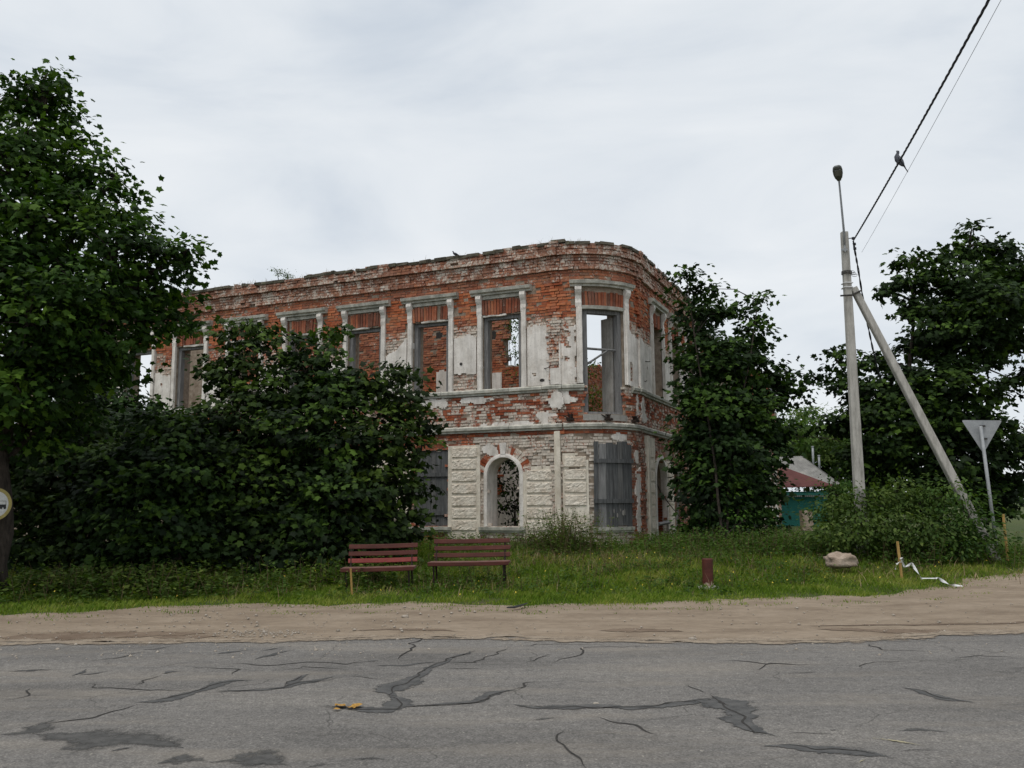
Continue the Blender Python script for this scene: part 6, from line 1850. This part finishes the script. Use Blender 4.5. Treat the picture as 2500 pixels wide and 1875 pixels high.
corr_sheet('grey_roof', rl(1850, 1118, 60), rl(1956, 1114, 60), rl(2045, 1184, 57), rl(1850, 1192, 57), 44, .04, M['slate'])
corr_sheet('hip_roof', rl(1956, 1114, 60), rl(1958, 1114, 60.2), rl(2050, 1180, 63), rl(2045, 1184, 57), 24, .03, M['slate'])
mb = MB(); E0, E1, T0 = rl(1850, 1191, 54.3), rl(2034, 1184, 54.3), rl(1850, 1117, 57.6)
nn = Vector((0, -.02, -.06))
mb.add([E0, E1, T0, E0 + nn, E1 + nn, T0 + nn], [(0, 1, 2), (5, 4, 3), (0, 3, 4, 1), (1, 4, 5, 2), (2, 5, 3, 0)]); mb.build('red_roof', M['redroof'], house)
x0, x1 = rl(1850, 1200, 55).x, rl(2018, 1200, 55).x
zt = rl(1950, 1200, 55).z; zb_ = -.3; nb = 15
for i in range(nb):
    a = zb_ + (zt - zb_) * i / nb; b = zb_ + (zt - zb_) * (i + 1) / nb - .015
    mb = MB(); mb.box(((x0 + x1) / 2, .02, (a + b) / 2), x1 - x0, .05, b - a); mb.build('siding_board', M['teal'], house)
mb = MB(); mb.box(((x0 + x1) / 2, .9, (zb_ + zt) / 2), x1 - x0 - .02, 1.7, zt - zb_); mb.build('wall', M['teal'], house)
mb = MB(); mb.box((rl(1996, 1200, 55).x, -.06, (zb_ + zt) / 2), .30, .08, zt - zb_); mb.build('corner_board', M['teal_light'], house)
mb = MB(); mb.box(((x0 + x1) / 2, -.35, zt - .16), x1 - x0, .04, .14); mb.build('fascia', M['teal_light'], house)
for i in range(34):
    x = x0 + (x1 - x0) * (i + .5) / 34
    mb = MB(); mb.box((x, -.38, zt - .28), .09, .03, .10, 0); mb.build('lace_trim', M['slate'], house)
for i, (x, yt, yb, lb_) in enumerate(((1984, 1091, 1135, 'taller of two pale vent pipes behind the grey roof'), (1999, 1113, 1140, 'shorter of two pale vent pipes behind the grey roof'))):
    a, b = at(x, yt, 61), at(x + 2, yb + 10, 61)
    mb = MB(); mb.tube([b, a], .075, 8); mb.tube([a - Vector((0, 0, .02)), a + Vector((0, 0, .05))], .10, 8)
    tag(mb.build('vent_pipe', M['zinc'], None, smooth=True), lb_, 'pipe', 'vent pipes of the teal house')
sh = Vector((at(2462, 1290, 62).x, 62, gz(34, 62))); shed = empty('shed', sh); tag(shed, 'dark low shed at the field\'s edge beyond the give-way sign', 'shed')
q = [at(2432, 1254, 62) - sh, at(2490, 1300, 62) - sh, at(2385, 1302, 62) - sh]; bk = Vector((1.2, 4.5, 0))
mb = MB(); mb.add([q[0], q[1], q[1] + bk, q[0] + bk, q[0] - Vector((0, 0, .12)), q[1] - Vector((0, 0, .12)), q[1] + bk - Vector((0, 0, .12)), q[0] + bk - Vector((0, 0, .12))], [(0, 1, 2, 3), (7, 6, 5, 4), (0, 4, 5, 1), (1, 5, 6, 2), (2, 6, 7, 3)]); mb.build('roof', M['rust'], shed)
mb = MB(); mb.add([q[0], q[2], q[2] + bk, q[0] + bk, q[0] - Vector((0, 0, .12)), q[2] - Vector((0, 0, .12)), q[2] + bk - Vector((0, 0, .12)), q[0] + bk - Vector((0, 0, .12))], [(3, 2, 1, 0), (4, 5, 6, 7), (1, 5, 4, 0), (2, 6, 5, 1)]); mb.build('roof', M['rust'], shed)
mb = MB(); w0, w1 = q[2].lerp(q[0], .12), q[1].lerp(q[0], .12); t_ = q[0] - Vector((0, 0, .15)); dn = Vector((0, 0, -2)); f_ = Vector((.1, .25, 0)); mb.add([w0 + f_ + dn, w1 + f_ + dn, w1 + f_, t_ + f_, w0 + f_], [(0, 1, 2, 3, 4)]); mb.add([w1 + f_ + dn, w1 + bk + dn, w1 + bk, w1 + f_], [(0, 1, 2, 3)]); mb.build('wall', M['rust'], shed)
# distant wood on the horizon
blobs = []
for i in range(34):
    a = r.uniform(.3, .62); Y = r.uniform(380, 460)
    x = Y * math.tan(a); blobs.append(((x, Y, gz(x, Y) + r.uniform(1.5, 4.5)), r.uniform(4, 8), .7))
V, F, T, _ = crown_arrays(blobs, .9, 1.6, r, 2.2, 'oval', .6)
tag(link('distant_wood', tri_mesh('distant_wood', V, F, T), M['shrub']), 'distant belt of woodland along the horizon', 'woodland', kind='stuff')
